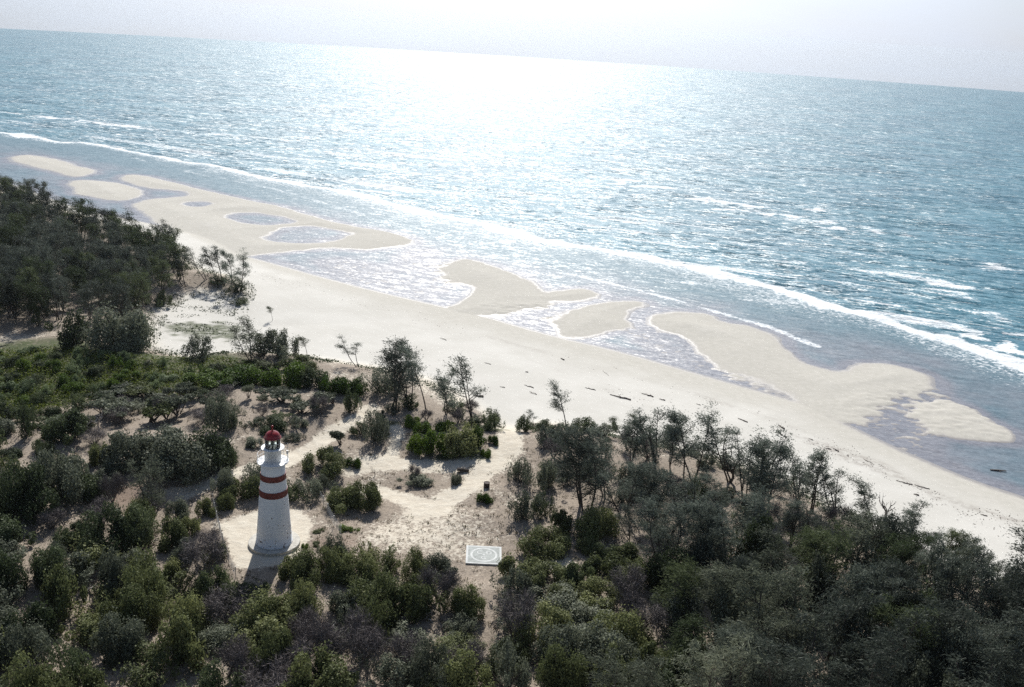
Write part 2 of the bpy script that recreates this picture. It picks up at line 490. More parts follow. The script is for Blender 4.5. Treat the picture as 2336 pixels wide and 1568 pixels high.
def oak_proto(seed, stems=3, tufts=60, lean=(-.18, 0), bare=.3, spread=.42, per=60):
    """coastal she-oak: height 1, wispy wind-combed needles"""
    R = np.random.default_rng(seed); m = MB(); tips = []
    for s in range(stems):
        a = R.uniform(0, 6.28); sp = R.uniform(.3, 1) * spread * (0.35 if stems == 1 else 1)
        top = np.array([math.cos(a) * sp + lean[0] * R.uniform(.5, 1.3), math.sin(a) * sp + lean[1], R.uniform(.72, .98)])
        base = np.array([R.uniform(-.03, .03) * stems, R.uniform(-.03, .03) * stems, -.03])
        ts = np.linspace(0, 1, 7); bend = R.uniform(-.11, .11, 3)
        pts = [base + (top - base) * np.array([t ** 1.25, t ** 1.25, t]) + bend * math.sin(math.pi * t) for t in ts]
        m.tube(pts, [.014 * (1 - .8 * t) + .0015 for t in ts], 6)
        nb = max(4, int(tufts / stems / 2.2))
        for k in range(nb):
            t = bare + (1 - bare) * (k + R.random()) / nb
            i = min(int(t * 6), 5); fr = t * 6 - i
            p = pts[i] * (1 - fr) + pts[i + 1] * fr
            a2 = R.uniform(0, 6.28); L = (.11 + .25 * (1 - t)) * R.uniform(.6, 1.25)
            q = p + np.array([math.cos(a2) * L - .05, math.sin(a2) * L, L * R.uniform(.25, .8)])
            m.tube([p, (p + q) / 2 + np.array([0, 0, -.012]), q], [.007, .005, .0025], 4)
            tips += [(q, .7), ((p + q * 2) / 3, .6)]
            if R.random() < .5:
                q2 = (p + q) / 2 + R.normal(0, .06, 3) + np.array([-.04, 0, .05]); m.tube([(p + q) / 2, q2], [.004, .002], 3); tips.append((q2, .6))
        tips.append((pts[-1], .8))
    R.shuffle(tips)
    C = np.repeat(np.array([q[0] for q in tips]), per, 0)
    n = len(C)
    rr = np.repeat(R.uniform(.045, .095, len(tips)), per)[:, None]
    off = R.normal(size=(n, 3)) * rr * np.array([1.5, .8, .7]) * .62
    P = C + off
    axis = off / (np.linalg.norm(off, axis=1, keepdims=True) + 1e-6) + np.array([-1.5, 0, .25]) + R.normal(0, .4, (n, 3))
    nn = R.normal(size=(n, 3)) + np.array([0, -.2, .3])
    V, Fq = quads_at(P, nn, R.uniform(.6, 1.3, n) * .0105, 5.0, R, axis)
    V[:, 2] = np.maximum(V[:, 2], .02)
    return m.mesh('trunk', M_BARK), mesh_np('crown', V, Fq)

def twig_proto(seed, n=420, mat=None, leaves=500):
    R = np.random.default_rng(seed); m = MB()
    ends = []
    for k in range(9):
        a = R.uniform(0, 6.28); e = np.array([math.cos(a) * .35, math.sin(a) * .35, R.uniform(.3, .55)])
        m.tube([(0, 0, -.05), e * .5 + R.normal(0, .03, 3), e], [.03, .02, .012], 4); ends.append(e)
    trunk = m.mesh('trunk', M_GREYBARK)
    C = []; A = []
    for k in range(n * 7):
        e = ends[k % 9]; d = R.normal(size=3) + np.array([0, 0, .8]) + e * 1.2; d /= np.linalg.norm(d)
        C.append(e + d * R.uniform(.1, .5)); A.append(d)
    C = np.array(C); A = np.array(A); C[:, 2] = np.clip(C[:, 2], .05, 1.05)
    V, Fq = quads_at(C, R.normal(size=C.shape), np.full(len(C), .012), 16, R, A + R.normal(0, .25, A.shape))
    crown = mesh_np('crown', V, Fq)
    return trunk, crown

def dead_proto(seed, depth=4):
    R = np.random.default_rng(seed); m = MB()
    def go(p, d, L, r, k):
        q = p + d * L; mid = (p + q) / 2 + R.normal(0, .06, 3) * L
        m.tube([p, mid, q], [r, r * .8, r * .6], 5)
        if k <= 0: return
        for _ in range(2 if k < depth else 3):
            nd = d + R.normal(0, .55, 3); nd[2] += .08; nd /= np.linalg.norm(nd)
            go(q - d * L * R.uniform(0, .35), nd, L * R.uniform(.55, .85), r * .55, k - 1)
    go(np.array([0, 0, -.05]), np.array([R.uniform(-.25, .25), R.uniform(-.2, .2), 1.0]), .36, .035, depth)
    return m

PROTO = {
    'shrub': [shrub_proto(100 + i, 10 + i % 5, 7000, .056) for i in range(8)],
    'bigshrub': [shrub_proto(120 + i, 18 + i % 5, 12500, .041) for i in range(7)],
    'open': [shrub_proto(140 + i, 13, 7600, .042, False, .42) for i in range(6)],
    'flat': [shrub_proto(160 + i, 9, 3000, .075, True, .22) for i in range(3)],
    'oak': [oak_proto(200 + i, 2 + i % 3, 60, (-.2, 0), .18, .42, 52) for i in range(6)],
    'thinoak': [oak_proto(220 + i, 1 + i % 2, 34, (-.3, 0), .42, .4, 50) for i in range(4)],
    'fulloak': [oak_proto(240 + i, 4 + i % 2, 110, (-.1, 0), .12, .4, 64) for i in range(4)],
    'twig': [twig_proto(260 + i) for i in range(3)],
}
PLANTS = []
WIDTHS = {'oak': .45, 'thinoak': .42, 'fulloak': .5}
def put(kind, px, py, hpx, wpx=None, colour=None, pt=None, rotz=None, sx=1.0, trunk_mat=None, note=None):
    """place a plant of the kind with its foot on the ground seen at (px, py)"""
    if kind == 'twig': colour = None
    PLANTS.append(dict(kind=kind, px=px, py=py, h=hpx, w=wpx, colour=colour, rotz=rotz, note=note, tm=trunk_mat))

OAKC = 'blue grey'
# --- dune edge she-oaks and shrubs, as seen from left to right
for a in [
    ('bigshrub', 288, 806, 118, 150, 'grey green'), ('open', 172, 800, 95, 110, 'dark green'), ('open', 318, 800, 85, 70, 'grey green'),
    ('open', 455, 826, 72, 92, 'grey green'), ('oak', 572, 826, 100, 80, 'grey green'), ('open', 600, 822, 82, 80, 'grey green'), ('open', 650, 826, 78, 90, 'grey green'), ('thinoak', 702, 815, 48, 44, 'grey green'),
    ('thinoak', 815, 838, 68, 60, OAKC), ('oak', 900, 925, 150, 110, OAKC), ('oak', 935, 925, 130, 90, OAKC), ('open', 868, 905, 70, 90, 'grey green'), ('thinoak', 970, 938, 135, 75, OAKC),
    ('oak', 1020, 945, 108, 80, OAKC), ('thinoak', 1078, 965, 140, 70, OAKC), ('open', 1120, 985, 50, 60, 'dark green'), ('open', 930, 940, 45, 70, 'dark green'), ('open', 1040, 950, 40, 70, 'dark green'),
    ('open', 1085, 975, 40, 80, 'dark green'), ('open', 800, 945, 62, 48, 'dark green'), ('open', 850, 1015, 92, 80, 'grey green'), ('open', 822, 1000, 40, 60, 'dark green'),
    ('thinoak', 622, 732, 32, 20, 'dark green'), ('thinoak', 470, 640, 72, 36, OAKC), ('thinoak', 492, 640, 66, 40, OAKC), ('thinoak', 508, 642, 74, 40, OAKC), ('thinoak', 528, 650, 72, 40, OAKC), ('oak', 552, 668, 80, 42, OAKC),
    ('open', 500, 658, 26, 60, 'dark green'), ('open', 540, 672, 28, 50, 'dark green'), ('open', 555, 698, 20, 46, 'dark green'), ('open', 372, 704, 40, 60, 'dark green'), ('thinoak', 420, 655, 90, 50, OAKC),
    # shrubs of the green hollow beyond the tower
    ('shrub', 452, 890, 46, 100, 'bright green'), ('shrub', 545, 884, 56, 110, 'bright green'), ('shrub', 610, 888, 58, 90, 'bright green'), ('shrub', 672, 890, 66, 100, 'bright green'), ('shrub', 725, 890, 62, 80, 'dark green'),
    ('shrub', 770, 906, 56, 70, 'bright green'), ('shrub', 815, 905, 44, 60, 'bright green'), ('shrub', 600, 850, 34, 80, 'olive green'), ('shrub', 690, 848, 38, 80, 'olive green'),
    ('shrub', 935, 978, 34, 56, 'bright green'), ('shrub', 968, 996, 36, 50, 'bright green'), ('shrub', 950, 1044, 52, 66, 'bright green'), ('shrub', 1000, 1044, 72, 80, 'bright green'), ('shrub', 1050, 1050, 92, 100, 'olive green'),
    ('shrub', 1085, 1030, 64, 50, 'bright green'), ('shrub', 1124, 1016, 28, 32, 'bright green'), ('shrub', 1110, 1048, 24, 30, 'bright green'), ('shrub', 1010, 985, 30, 50, 'bright green'),
    # open ground round the tower
    ('bigshrub', 742, 1090, 76, 100, 'olive green'), ('shrub', 810, 1072, 30, 36, 'bright green'), ('shrub', 628, 992, 40, 72, 'dark green'), ('flat', 645, 930, 46, 96, 'grey green'), ('flat', 720, 940, 44, 84, 'grey green'),
    ('flat', 690, 955, 40, 84, 'grey green'), ('twig', 728, 955, 56, 60, None), ('open', 506, 990, 104, 66, 'grey green'), ('open', 530, 985, 44, 50, 'dark green'), ('open', 62, 1005, 88, 56, 'dark green'), ('shrub', 150, 1024, 86, 106, 'dark green'),
    ('shrub', 28, 1050, 30, 58, 'dark green'), ('flat', 275, 970, 56, 110, 'grey green'), ('flat', 345, 975, 66, 120, 'olive green'), ('flat', 405, 960, 62, 90, 'grey green'), ('twig', 270, 975, 48, 70, None), ('twig', 380, 965, 62, 80, None),
    ('bigshrub', 385, 1110, 134, 190, 'grey green'), ('bigshrub', 290, 1084, 104, 120, 'grey green'), ('bigshrub', 470, 1092, 110, 130, 'dark green'), ('shrub', 515, 1062, 52, 66, 'dark green'), ('oak', 352, 1172, 118, 70, 'grey green'),
    ('bigshrub', 132, 1160, 130, 130, 'grey green'), ('bigshrub', 52, 1200, 132, 150, 'dark green'), ('shrub', 30, 1260, 90, 120, 'dark green'), ('shrub', 252, 1110, 50, 70, 'grey green'),
    ('shrub', 570, 1150, 72, 84, 'olive green'), ('shrub', 515, 1168, 52, 52, 'olive green'), ('shrub', 468, 1182, 46, 50, 'olive green'), ('open', 695, 1146, 66, 90, 'grey green'), ('open', 725, 1126, 48, 60, 'grey green'), ('open', 660, 1150, 50, 60, 'dark green'),
    ('bigshrub', 780, 1174, 68, 94, 'olive green'), ('bigshrub', 836, 1172, 82, 84, 'olive green'), ('shrub', 945, 1114, 36, 78, 'grey green'), ('shrub', 1040, 1108, 32, 34, 'grey green'), ('shrub', 1105, 1154, 32, 42, 'bright green'),
    ('twig', 945, 1100, 40, 40, None), ('shrub', 790, 1218, 20, 44, 'bright green'), ('shrub', 697, 1255, 14, 20, 'bright green'), ('shrub', 725, 1218, 12, 26, 'olive green'), ('shrub', 722, 1246, 11, 24, 'olive green'),
    # right of the clearing
    ('open', 1182, 1110, 76, 74, 'grey green'), ('open', 1245, 1130, 90, 84, 'grey green'), ('fulloak', 1330, 1158, 190, 110, OAKC), ('oak', 1375, 1130, 150, 80, OAKC), ('open', 1190, 1194, 84, 84, 'grey green'), ('open', 1235, 1185, 70, 60, 'dark green'),
    ('thinoak', 1292, 985, 98, 80, OAKC), ('open', 1198, 988, 52, 40, 'dark green'), ('open', 1240, 985, 36, 80, 'dark green'), ('open', 1285, 1020, 60, 90, 'grey green'), ('shrub', 1400, 978, 18, 30, 'dark green'), ('thinoak', 1218, 968, 34, 30, OAKC),
    ('bigshrub', 1352, 1240, 94, 104, 'olive green'), ('shrub', 1290, 1224, 62, 66, 'olive green'), ('bigshrub', 1232, 1280, 82, 112, 'olive green'), ('shrub', 1275, 1262, 56, 60, 'olive green'), ('shrub', 1335, 1265, 46, 66, 'olive green'),
    ('oak', 1435, 1075, 120, 70, OAKC), ('oak', 1495, 1085, 150, 80, OAKC), ('oak', 1530, 1070, 128, 64, OAKC), ('thinoak', 1560, 1092, 140, 80, OAKC), ('oak', 1590, 1098, 140, 80, OAKC), ('thinoak', 1668, 1100, 148, 96, OAKC), ('oak', 1705, 1140, 150, 80, OAKC),
    ('fulloak', 1750, 1160, 160, 90, OAKC), ('oak', 1815, 1165, 140, 80, OAKC), ('oak', 1850, 1165, 130, 70, OAKC), ('oak', 1905, 1185, 110, 90, OAKC), ('thinoak', 1990, 1215, 110, 110, OAKC), ('oak', 2075, 1245, 100, 90, OAKC),
    ('oak', 1430, 1180, 110, 110, OAKC), ('fulloak', 1490, 1180, 120, 110, OAKC), ('oak', 1560, 1200, 116, 110, OAKC), ('oak', 1640, 1205, 116, 110, OAKC), ('fulloak', 1520, 1290, 130, 120, OAKC), ('fulloak', 1620, 1290, 150, 130, OAKC), ('fulloak', 1720, 1260, 130, 120, OAKC),
    ('oak', 1800, 1250, 100, 100, OAKC), ('oak', 1870, 1260, 100, 100, OAKC), ('oak', 2195, 1335, 100, 110, OAKC), ('thinoak', 2270, 1335, 70, 80, OAKC), ('oak', 2120, 1330, 90, 90, OAKC),
    ('shrub', 1420, 1290, 60, 80, 'olive green'), ('shrub', 1370, 1330, 76, 96, 'olive green'), ('bigshrub', 1440, 1360, 84, 110, 'olive green'), ('shrub', 1310, 1345, 76, 76, 'dark green'), ('shrub', 1385, 1290, 50, 60, 'dark green'),
    # below the tower
    ('bigshrub', 245, 1275, 116, 130, 'dark green'), ('bigshrub', 318, 1262, 104, 110, 'dark green'), ('shrub', 400, 1255, 70, 80, 'olive green'), ('shrub', 440, 1225, 50, 50, 'olive green'), ('bigshrub', 112, 1355, 96, 100, 'dark green'), ('shrub', 148, 1260, 50, 60, 'dark green'),
    ('shrub', 320, 1325, 66, 92, 'grey green'), ('shrub', 400, 1330, 56, 70, 'olive green'), ('bigshrub', 490, 1400, 106, 100, 'dark green'), ('bigshrub', 700, 1345, 96, 100, 'olive green'), ('shrub', 655, 1330, 60, 70, 'olive green'), ('bigshrub', 760, 1330, 84, 90, 'olive green'),
    ('bigshrub', 690, 1430, 96, 96, 'olive green'), ('bigshrub', 830, 1345, 70, 90, 'olive green'), ('shrub', 570, 1390, 70, 80, 'dark green'), ('shrub', 620, 1420, 60, 70, 'grey green'),
]: put(*a[:5], 'silver green' if a[5] == OAKC else a[5])

# --- fill of the thickets: regions in the photo, drawn as polygons on the ground
def inpoly(x, y, poly):
    _, i = seg_dist(np.array([x], float), np.array([y], float), np.array(poly, float)); return bool(i[0])

def fill(poly, n, kinds, hr, wr, colours, gap, tries=4000, squash=1.0):
    P = np.array(poly, float); lo, hi = P.min(0), P.max(0); k = 0
    for _ in range(tries):
        if k >= n: break
        x, y = rng.uniform(lo[0], hi[0]), rng.uniform(lo[1], hi[1])
        if not inpoly(x, y, poly): continue
        f = 0.6 + (y - 450) / 1100 * 0.9
        top = y - hr[1] * f
        if 1030 < x < 1175 and 1220 < top < 1318 and y < 1420: continue
        if 500 < x < 735 and 1170 < top < 1290: continue
        if any(seg_dist(np.array([x]), np.array([y - 6.0]), np.array(tp, float), False)[0][0] < 20 + 6 * tw for tp, tw in TRACKS_PX): continue
        if any(abs(q['px'] - x) < gap * f and abs(q['py'] - y) < gap * f * .62 for q in PLANTS): continue
        kd = kinds[rng.integers(len(kinds))]
        h = rng.uniform(*hr) * f; w = rng.uniform(*wr) * f
        put(kd, float(x), float(y), float(h), float(w), colours[rng.integers(len(colours))]); k += 1

fill([(-60, 470), (40, 478), (150, 520), (240, 545), (330, 565), (400, 600), (420, 650), (340, 700), (300, 735), (240, 740), (120, 748), (-60, 752)], 120, ['oak', 'fulloak', 'oak', 'fulloak'], (90, 125), (62, 86), [OAKC, 'dark green', OAKC], 33)
fill([(60, 1290), (200, 1290), (360, 1340), (460, 1340), (620, 1440), (900, 1400), (1240, 1360), (1300, 1390), (1480, 1380), (1480, 1640), (560, 1640), (520, 1500), (300, 1460), (120, 1430)], 140,
     ['bigshrub', 'open', 'open', 'bigshrub', 'twig', 'shrub', 'twig', 'bigshrub'], (48, 92), (60, 116), ['olive green', 'grey green', 'grey green', 'olive green', 'olive green'], 46)
fill([(760, 1290), (900, 1330), (1050, 1330), (1150, 1325), (1260, 1345), (1260, 1400), (800, 1400)], 26, ['shrub', 'bigshrub', 'open'], (36, 64), (50, 84), ['olive green', 'grey green', 'olive green'], 38)
fill([(-40, 1300), (60, 1350), (180, 1440), (320, 1470), (480, 1510), (560, 1640), (-40, 1680)], 27, ['bigshrub', 'bigshrub', 'shrub', 'open'], (50, 90), (64, 116), ['dark green', 'olive green', 'grey green'], 60)
fill([(1420, 1250), (1700, 1290), (1900, 1250), (2050, 1300), (2250, 1370), (2420, 1400), (2420, 1700), (1440, 1700), (1450, 1400)], 132, ['oak', 'fulloak', 'open', 'fulloak', 'bigshrub'], (84, 120), (78, 104), [OAKC, 'dark green', 'grey green', OAKC], 54)
fill([(1380, 1120), (1700, 1130), (1950, 1210), (2000, 1290), (1400, 1260)], 22, ['open', 'twig', 'open', 'oak'], (46, 76), (56, 80), ['grey green', 'dark green', OAKC], 52)
fill([(-40, 815), (140, 805), (350, 830), (500, 835), (480, 895), (250, 898), (100, 925), (-40, 965)], 44, ['shrub', 'open'], (22, 34), (34, 54), ['pale green', 'dark green', 'bright green', 'pale green'], 28)
fill([(380, 1180), (480, 1190), (500, 1330), (380, 1350)], 8, ['shrub', 'open', 'twig'], (34, 54), (40, 60), ['olive green', 'grey green'], 40)

fill([(-40, 1010), (120, 960), (230, 1030), (560, 1050), (600, 1180), (490, 1200), (500, 1330), (60, 1330), (-40, 1330)], 24, ['shrub', 'bigshrub', 'open', 'bigshrub', 'twig'], (28, 64), (40, 92), ['dark green', 'grey green', 'dark green', 'olive green'], 44)
fill([(560, 900), (880, 935), (860, 1040), (700, 1010), (540, 1040)], 12, ['open', 'flat', 'twig', 'shrub'], (22, 40), (34, 60), ['grey green', 'dark green'], 34)
fill([(1190, 975), (1420, 1000), (1700, 1075), (1950, 1190), (1900, 1230), (1400, 1150), (1250, 1100)], 34, ['open', 'open', 'twig', 'oak'], (30, 62), (44, 74), ['grey green', 'dark green', OAKC], 36)
fill([(1880, 1180), (2330, 1350), (2420, 1420), (2100, 1350), (1850, 1230)], 26, ['oak', 'open', 'fulloak'], (50, 84), (60, 84), [OAKC, 'dark green', OAKC], 40)
fill([(225, 905), (420, 905), (560, 885), (560, 930), (540, 975), (240, 990)], 14, ['flat', 'open', 'twig', 'flat'], (26, 50), (50, 90), ['grey green', 'dark green', 'olive green'], 34)
fill([(-40, 950), (100, 925), (230, 920), (230, 1000), (-40, 1040)], 7, ['open', 'shrub', 'flat'], (24, 50), (40, 70), ['dark green', 'grey green'], 44)
fill([(880, 905), (1120, 950), (1140, 985), (1060, 985), (880, 945)], 10, ['open', 'twig'], (22, 40), (40, 60), ['dark green', 'grey green'], 32)

# ------------------------------------------------------------------ place the plants
P3 = ground([q['px'] for q in PLANTS], [q['py'] for q in PLANTS])
NAMES = {'shrub': ('shrub', 'rounded shrub', 'shrub'), 'bigshrub': ('shrub', 'broad leafy shrub', 'shrub'), 'open': ('shrub', 'loose open shrub', 'shrub'), 'flat': ('flat_topped_shrub', 'flat-topped shrub', 'shrub'),
         'oak': ('coastal_oak', 'wispy wind-combed tree', 'tree'), 'thinoak': ('coastal_oak', 'thin bare-stemmed tree', 'tree'), 'fulloak': ('coastal_oak', 'full feathery tree', 'tree'), 'twig': ('twiggy_shrub', 'bare grey twiggy shrub', 'shrub')}
ANCHORS = [(70, 470, 'on the crest of the left forest'), (340, 540, 'on the beach side of the left forest'), (30, 620, 'at the left edge of the left forest'), (220, 640, 'deep in the left forest'),
           (390, 660, 'at the sandy end of the left forest'), (110, 750, 'at the shaded foot of the left forest'), (510, 660, 'on the sand spur beside the forest'), (290, 790, 'between the forest and the green hollow'),
           (540, 815, 'at the back of the green hollow'), (80, 880, 'in the green hollow at the left edge'), (330, 870, 'in the middle of the green hollow'), (640, 880, 'at the beach end of the green hollow'),
           (950, 920, 'on the dune edge left of the track'), (1020, 1015, 'in the hollow left of the track'), (1270, 990, 'on the dune edge right of the track'), (80, 1020, 'on the sand below the green hollow'),
           (330, 960, 'behind the big bush left of the tower'), (670, 960, 'beyond the red dome'), (830, 1000, 'beside the track beyond the dome'), (90, 1180, 'at the left edge level with the bands'),
           (390, 1090, 'left of the lantern room'), (540, 1150, 'left of the red bands'), (700, 1130, 'right of the red bands'), (810, 1160, 'between the tower and the clearing'), (970, 1110, 'in the sandy clearing'),
           (760, 1230, 'right of the tower base'), (1200, 1150, 'on the right side of the clearing'), (1340, 1140, 'by the largest dark tree'), (1300, 1250, 'right of the painted slab'), (1400, 1330, 'below right of the painted slab'),
           (1500, 1080, 'on the dune edge by the beach'), (1780, 1150, 'on the dune edge further right'), (2000, 1220, 'on the dune edge near the right'), (2220, 1330, 'at the right edge above the beach'),
           (1480, 1210, 'behind the front dune trees'), (1680, 1230, 'in the dark wood behind the dune edge'), (1560, 1340, 'in the dark wood, left part'), (1800, 1330, 'in the dark wood, middle'), (2050, 1370, 'in the dark wood, right part'),
           (1560, 1500, 'at the bottom left of the dark wood'), (1820, 1520, 'at the bottom of the dark wood'), (2120, 1520, 'at the bottom right of the dark wood'), (270, 1260, 'in the dark clump left of the yard'),
           (90, 1350, 'at the left edge below the tower'), (420, 1270, 'just outside the yard fence'), (380, 1340, 'below the yard fence'), (520, 1400, 'beside the tower shadow'), (700, 1330, 'in front of the tower base'),
           (700, 1440, 'below the tower base'), (900, 1340, 'between the tower and the slab'), (1120, 1350, 'just below the painted slab'), (950, 1440, 'in the middle of the front thicket'), (1200, 1440, 'in the front thicket below the slab'),
           (800, 1540, 'at the bottom edge below the tower'), (1150, 1540, 'at the bottom edge below the slab'), (100, 1480, 'in the bottom-left corner'), (350, 1500, 'in the dark scrub at bottom left')]
ANX = np.array([(a[0], a[1]) for a in ANCHORS], float)
used = {}
ROOTS = []
for q, p in zip(PLANTS, P3):
    kind = q['kind']; name, noun, cat = NAMES[kind]
    tr, cr = PROTO[kind][used.get(kind, 0) % len(PROTO[kind])]; used[kind] = used.get(kind, 0) + 1
    D = float(np.linalg.norm(p - CAMP)); v = (p - CAMP) / D; cosd = math.hypot(v[0], v[1])
    mp = D / FPX
    h = q['h'] * mp / max(cosd, .5); w = (q['w'] or q['h']) * mp
    if kind not in WIDTHS:
        h = max((q['h'] * mp - .45 * w * abs(v[2])) / cosd, .42 * h)
        p = p.copy(); p[0] += v[0] / cosd * w * .36; p[1] += v[1] / cosd * w * .36; p[2] = float(height(p[0], p[1]))
    w_units = w / (2 * WIDTHS[kind] * 1.15) if kind in WIDTHS else w / 2 * 1.08
    if kind in WIDTHS: w_units = 0.5 * w_units + 0.5 * h
    rz = rng.uniform(-.5, .5) if kind in WIDTHS else rng.uniform(0, 6.28)
    root = thing(name, (float(p[0]), float(p[1]), float(p[2]) - .03), cat=cat, rotz=float(rz))
    ex = rng.uniform(.85, 1.22) if kind not in WIDTHS else 1.0
    root.scale = (w_units * ex, w_units / ex, h)
    t = link('trunk', tr, root)
    c = link('crown', cr, root)
    if q['colour']:
        if not cr.materials: cr.materials.append(LEAF['olive green'])
        c.material_slots[0].link = 'OBJECT'; c.material_slots[0].material = LEAF[q['colour']]
    else:
        if not cr.materials: cr.materials.append(M_TWIG)
    q['r'] = w / 2; q['p'] = p; q['hm'] = h; q['root'] = root
    size = ('low' if h < 1.3 else 'mid-sized' if h < 2.6 else 'large') if cat == 'shrub' else ('small' if h < 5 else 'mid-height' if h < 7.5 else 'tall')
    col = {'blue grey': 'grey-green', None: ''}.get(q['colour'], (q['colour'] or '').replace(' ', '-'))
    cx, cy = project(p + np.array([0, 0, h * .5]))
    a = int(np.argmin((ANX[:, 0] - cx) ** 2 + ((ANX[:, 1] - cy) * 1.2) ** 2))
    q['lab'] = ' '.join(f'{size} {col} {noun} {ANCHORS[a][2]}'.split()); q['c'] = (cx, cy)
    if not cat == 'tree': root['group'] = 'dune shrubs'
    else: root['group'] = 'coastal trees'

ORD = ['leftmost', 'second from left', 'third from left', 'fourth from left', 'fifth from left', 'sixth from left', 'seventh from left', 'eighth from left', 'ninth from left', 'tenth from left', 'eleventh from left', 'twelfth from left', 'thirteenth from left', 'fourteenth from left', 'fifteenth from left', 'sixteenth from left']
groups = {}
for q in PLANTS: groups.setdefault(q['lab'], []).append(q)
for lab, qs in groups.items():
    if len(qs) == 1: qs[0]['root']['label'] = lab; continue
    qs.sort(key=lambda q: q['c'][0])
    for i, q in enumerate(qs):
        s = ORD[i] if i < len(qs) - 1 or len(qs) < 3 else 'rightmost'
        if len(qs) == 2: s = ('left', 'right')[i] + ' one of two'
        if len(f'{lab}, {s}'.split()) > 16: lab = lab.replace('wind-combed ', '').replace('bare grey ', 'grey ').replace('loose open', 'open').replace('on the ', 'on ').replace('in the ', 'in ').replace('at the ', 'at ')
        q['root']['label'] = f'{lab}, {s}'

# ------------------------------------------------------------------ terrain sheet
xs = np.concatenate([np.arange(-420, -220, 6), np.arange(-220, 112, .6), np.arange(112, 330, 6)])
ys = np.concatenate([np.arange(-60, 54, 5), np.arange(54, 250, .5), np.arange(250, 400, .8), np.arange(400, 560, 6)])
GX, GY = np.meshgrid(xs, ys)
gx, gy = GX.ravel(), GY.ravel()
gz = height(gx, gy, True)
nx, ny = len(xs), len(ys)
idx = np.arange(nx * ny).reshape(ny, nx)
Fq = np.stack([idx[:-1, :-1], idx[:-1, 1:], idx[1:, 1:], idx[1:, :-1]], -1).reshape(-1, 4)
# what lies on the sand
dd = sdf(gx, gy, DUNE)
litter = np.zeros(gx.shape); green = np.zeros(gx.shape); bare = np.zeros(gx.shape)
for q in PLANTS:
    rr = q['r'] * 1.5 + .5; x0, y0 = q['p'][0], q['p'][1]
    i0, i1 = np.searchsorted(xs, x0 - 2.2 * rr), np.searchsorted(xs, x0 + 2.2 * rr); j0, j1 = np.searchsorted(ys, y0 - 2.2 * rr), np.searchsorted(ys, y0 + 2.2 * rr)
    if i1 <= i0 or j1 <= j0: continue
    sub = idx[j0:j1, i0:i1]
    g = np.exp(-((gx[sub] - x0) ** 2 + (gy[sub] - y0) ** 2) / (rr * rr * .9))
    litter[sub] = np.maximum(litter[sub], g)
for tr_, w in TRACKS:
    d, _ = seg_dist(gx, gy, tr_, False); bare = np.maximum(bare, 1 - smooth(w * .6, w * 1.5, d + fbm(gx * .5, gy * .5, 3, 2) * .5))
yd = sdf(gx, gy, YARD); bare = np.maximum(bare, smooth(-.3, .6, yd + fbm(gx, gy, 4, 2) * .2))
bare = np.maximum(bare, 1 - smooth(-2, 5, dd + fbm(gx * .2, gy * .2, 8, 2) * 4))
green = smooth(-1.5, 2.5, sdf(gx, gy, LOW_SPOT, 10.0) + fbm(gx * .3, gy * .3, 6, 2) * 2)
for px, py, r in [(470, 738, 6.5), (500, 742, 5), (1065, 1066, 2.0), (1020, 1064, 1.6), (885, 990, 1.5), (1100, 1000, 3.0)]:
    g3 = unproj([(px, py)], 3.5)[0]; q = np.hypot((gx - g3[0]) / 1.5, gy - g3[1]); green = np.maximum(green, (1 - smooth(r * .5, r, q + fbm(gx * .7, gy * .7, 9, 2) * r * .5)) * .85)
wrack = np.zeros(gx.shape)
for k, wl in enumerate(WRACK):
    d, _ = seg_dist(gx, gy, wl, False)
    wrack = np.maximum(wrack, (1 - smooth(.2, 1.6, d + fbm(gx * .15, gy * .15, 40 + k, 2) * .8)) * (.55 if k == 0 else .9) * smooth(-.25, .35, fbm(gx * .06, gy * .06, 50 + k, 2)))
wrack *= dd < -1
rust = np.zeros(gx.shape)
for px, py, r in [(290, 1130, 5), (240, 1120, 3), (350, 1140, 3), (770, 1240, 2.5)]:
    g3 = unproj([(px, py)], 5)[0]; rust = np.maximum(rust, 1 - smooth(r * .3, r, np.hypot((gx - g3[0]) / 1.6, gy - g3[1])))
me = mesh_np('beach_and_dunes', np.stack([gx, gy, gz], 1), Fq, smooth_=True)
for nm, a in (('litter', litter), ('bare', bare), ('green', green), ('wrack', wrack), ('rust', rust), ('dune', smooth(-2, 4, dd)), ('hgt', gz)):
    at = me.attributes.new(nm, 'FLOAT', 'POINT'); at.data.foreach_set('value', a.astype(np.float32))

m, t, b = nodes('sand_ground')
co = objco(t)
H_ = attr(t, 'hgt')
n_big = noise(t, .12, 3, coords=co); n_mid = noise(t, .9, 4, .6, coords=co); n_fine = noise(t, 4.5, 4, .7, coords=co); n_sp = noise(t, 2.3, 3, .65, coords=co)
dry = mixc(t, ramp(t, n_big, .3, .7), (.52, .50, .45), (.575, .555, .505))
damp = mixc(t, ramp(t, n_mid, .3, .7), (.44, .42, .365), (.49, .465, .41))
wet = (.30, .275, .25)
wob = math_(t, 'MULTIPLY_ADD', n_big, .5, -.25)
hz = math_(t, 'ADD', H_, wob)
sand = mixc(t, ramp(t, hz, .3, 1.3), damp, dry)
h2 = math_(t, 'ADD', H_, math_(t, 'MULTIPLY_ADD', n_mid, .08, -.04))
wetf = ramp(t, h2, .01, .13, 1, 0)
sand = mixc(t, wetf, sand, wet)
wr = math_(t, 'MULTIPLY', attr(t, 'wrack'), ramp(t, n_mid, .35, .65))
streak = noise(t, 1.0, 4, .7, coords=objco(t, (.06, .9, .5), (0, 0, math.radians(-40))))
sand = mixc(t, math_(t, 'MULTIPLY', ramp(t, streak, .5, .8), .16), sand, (.33, .29, .25))
sand = mixc(t, math_(t, 'MULTIPLY', wr, .55), sand, (.22, .19, .16))
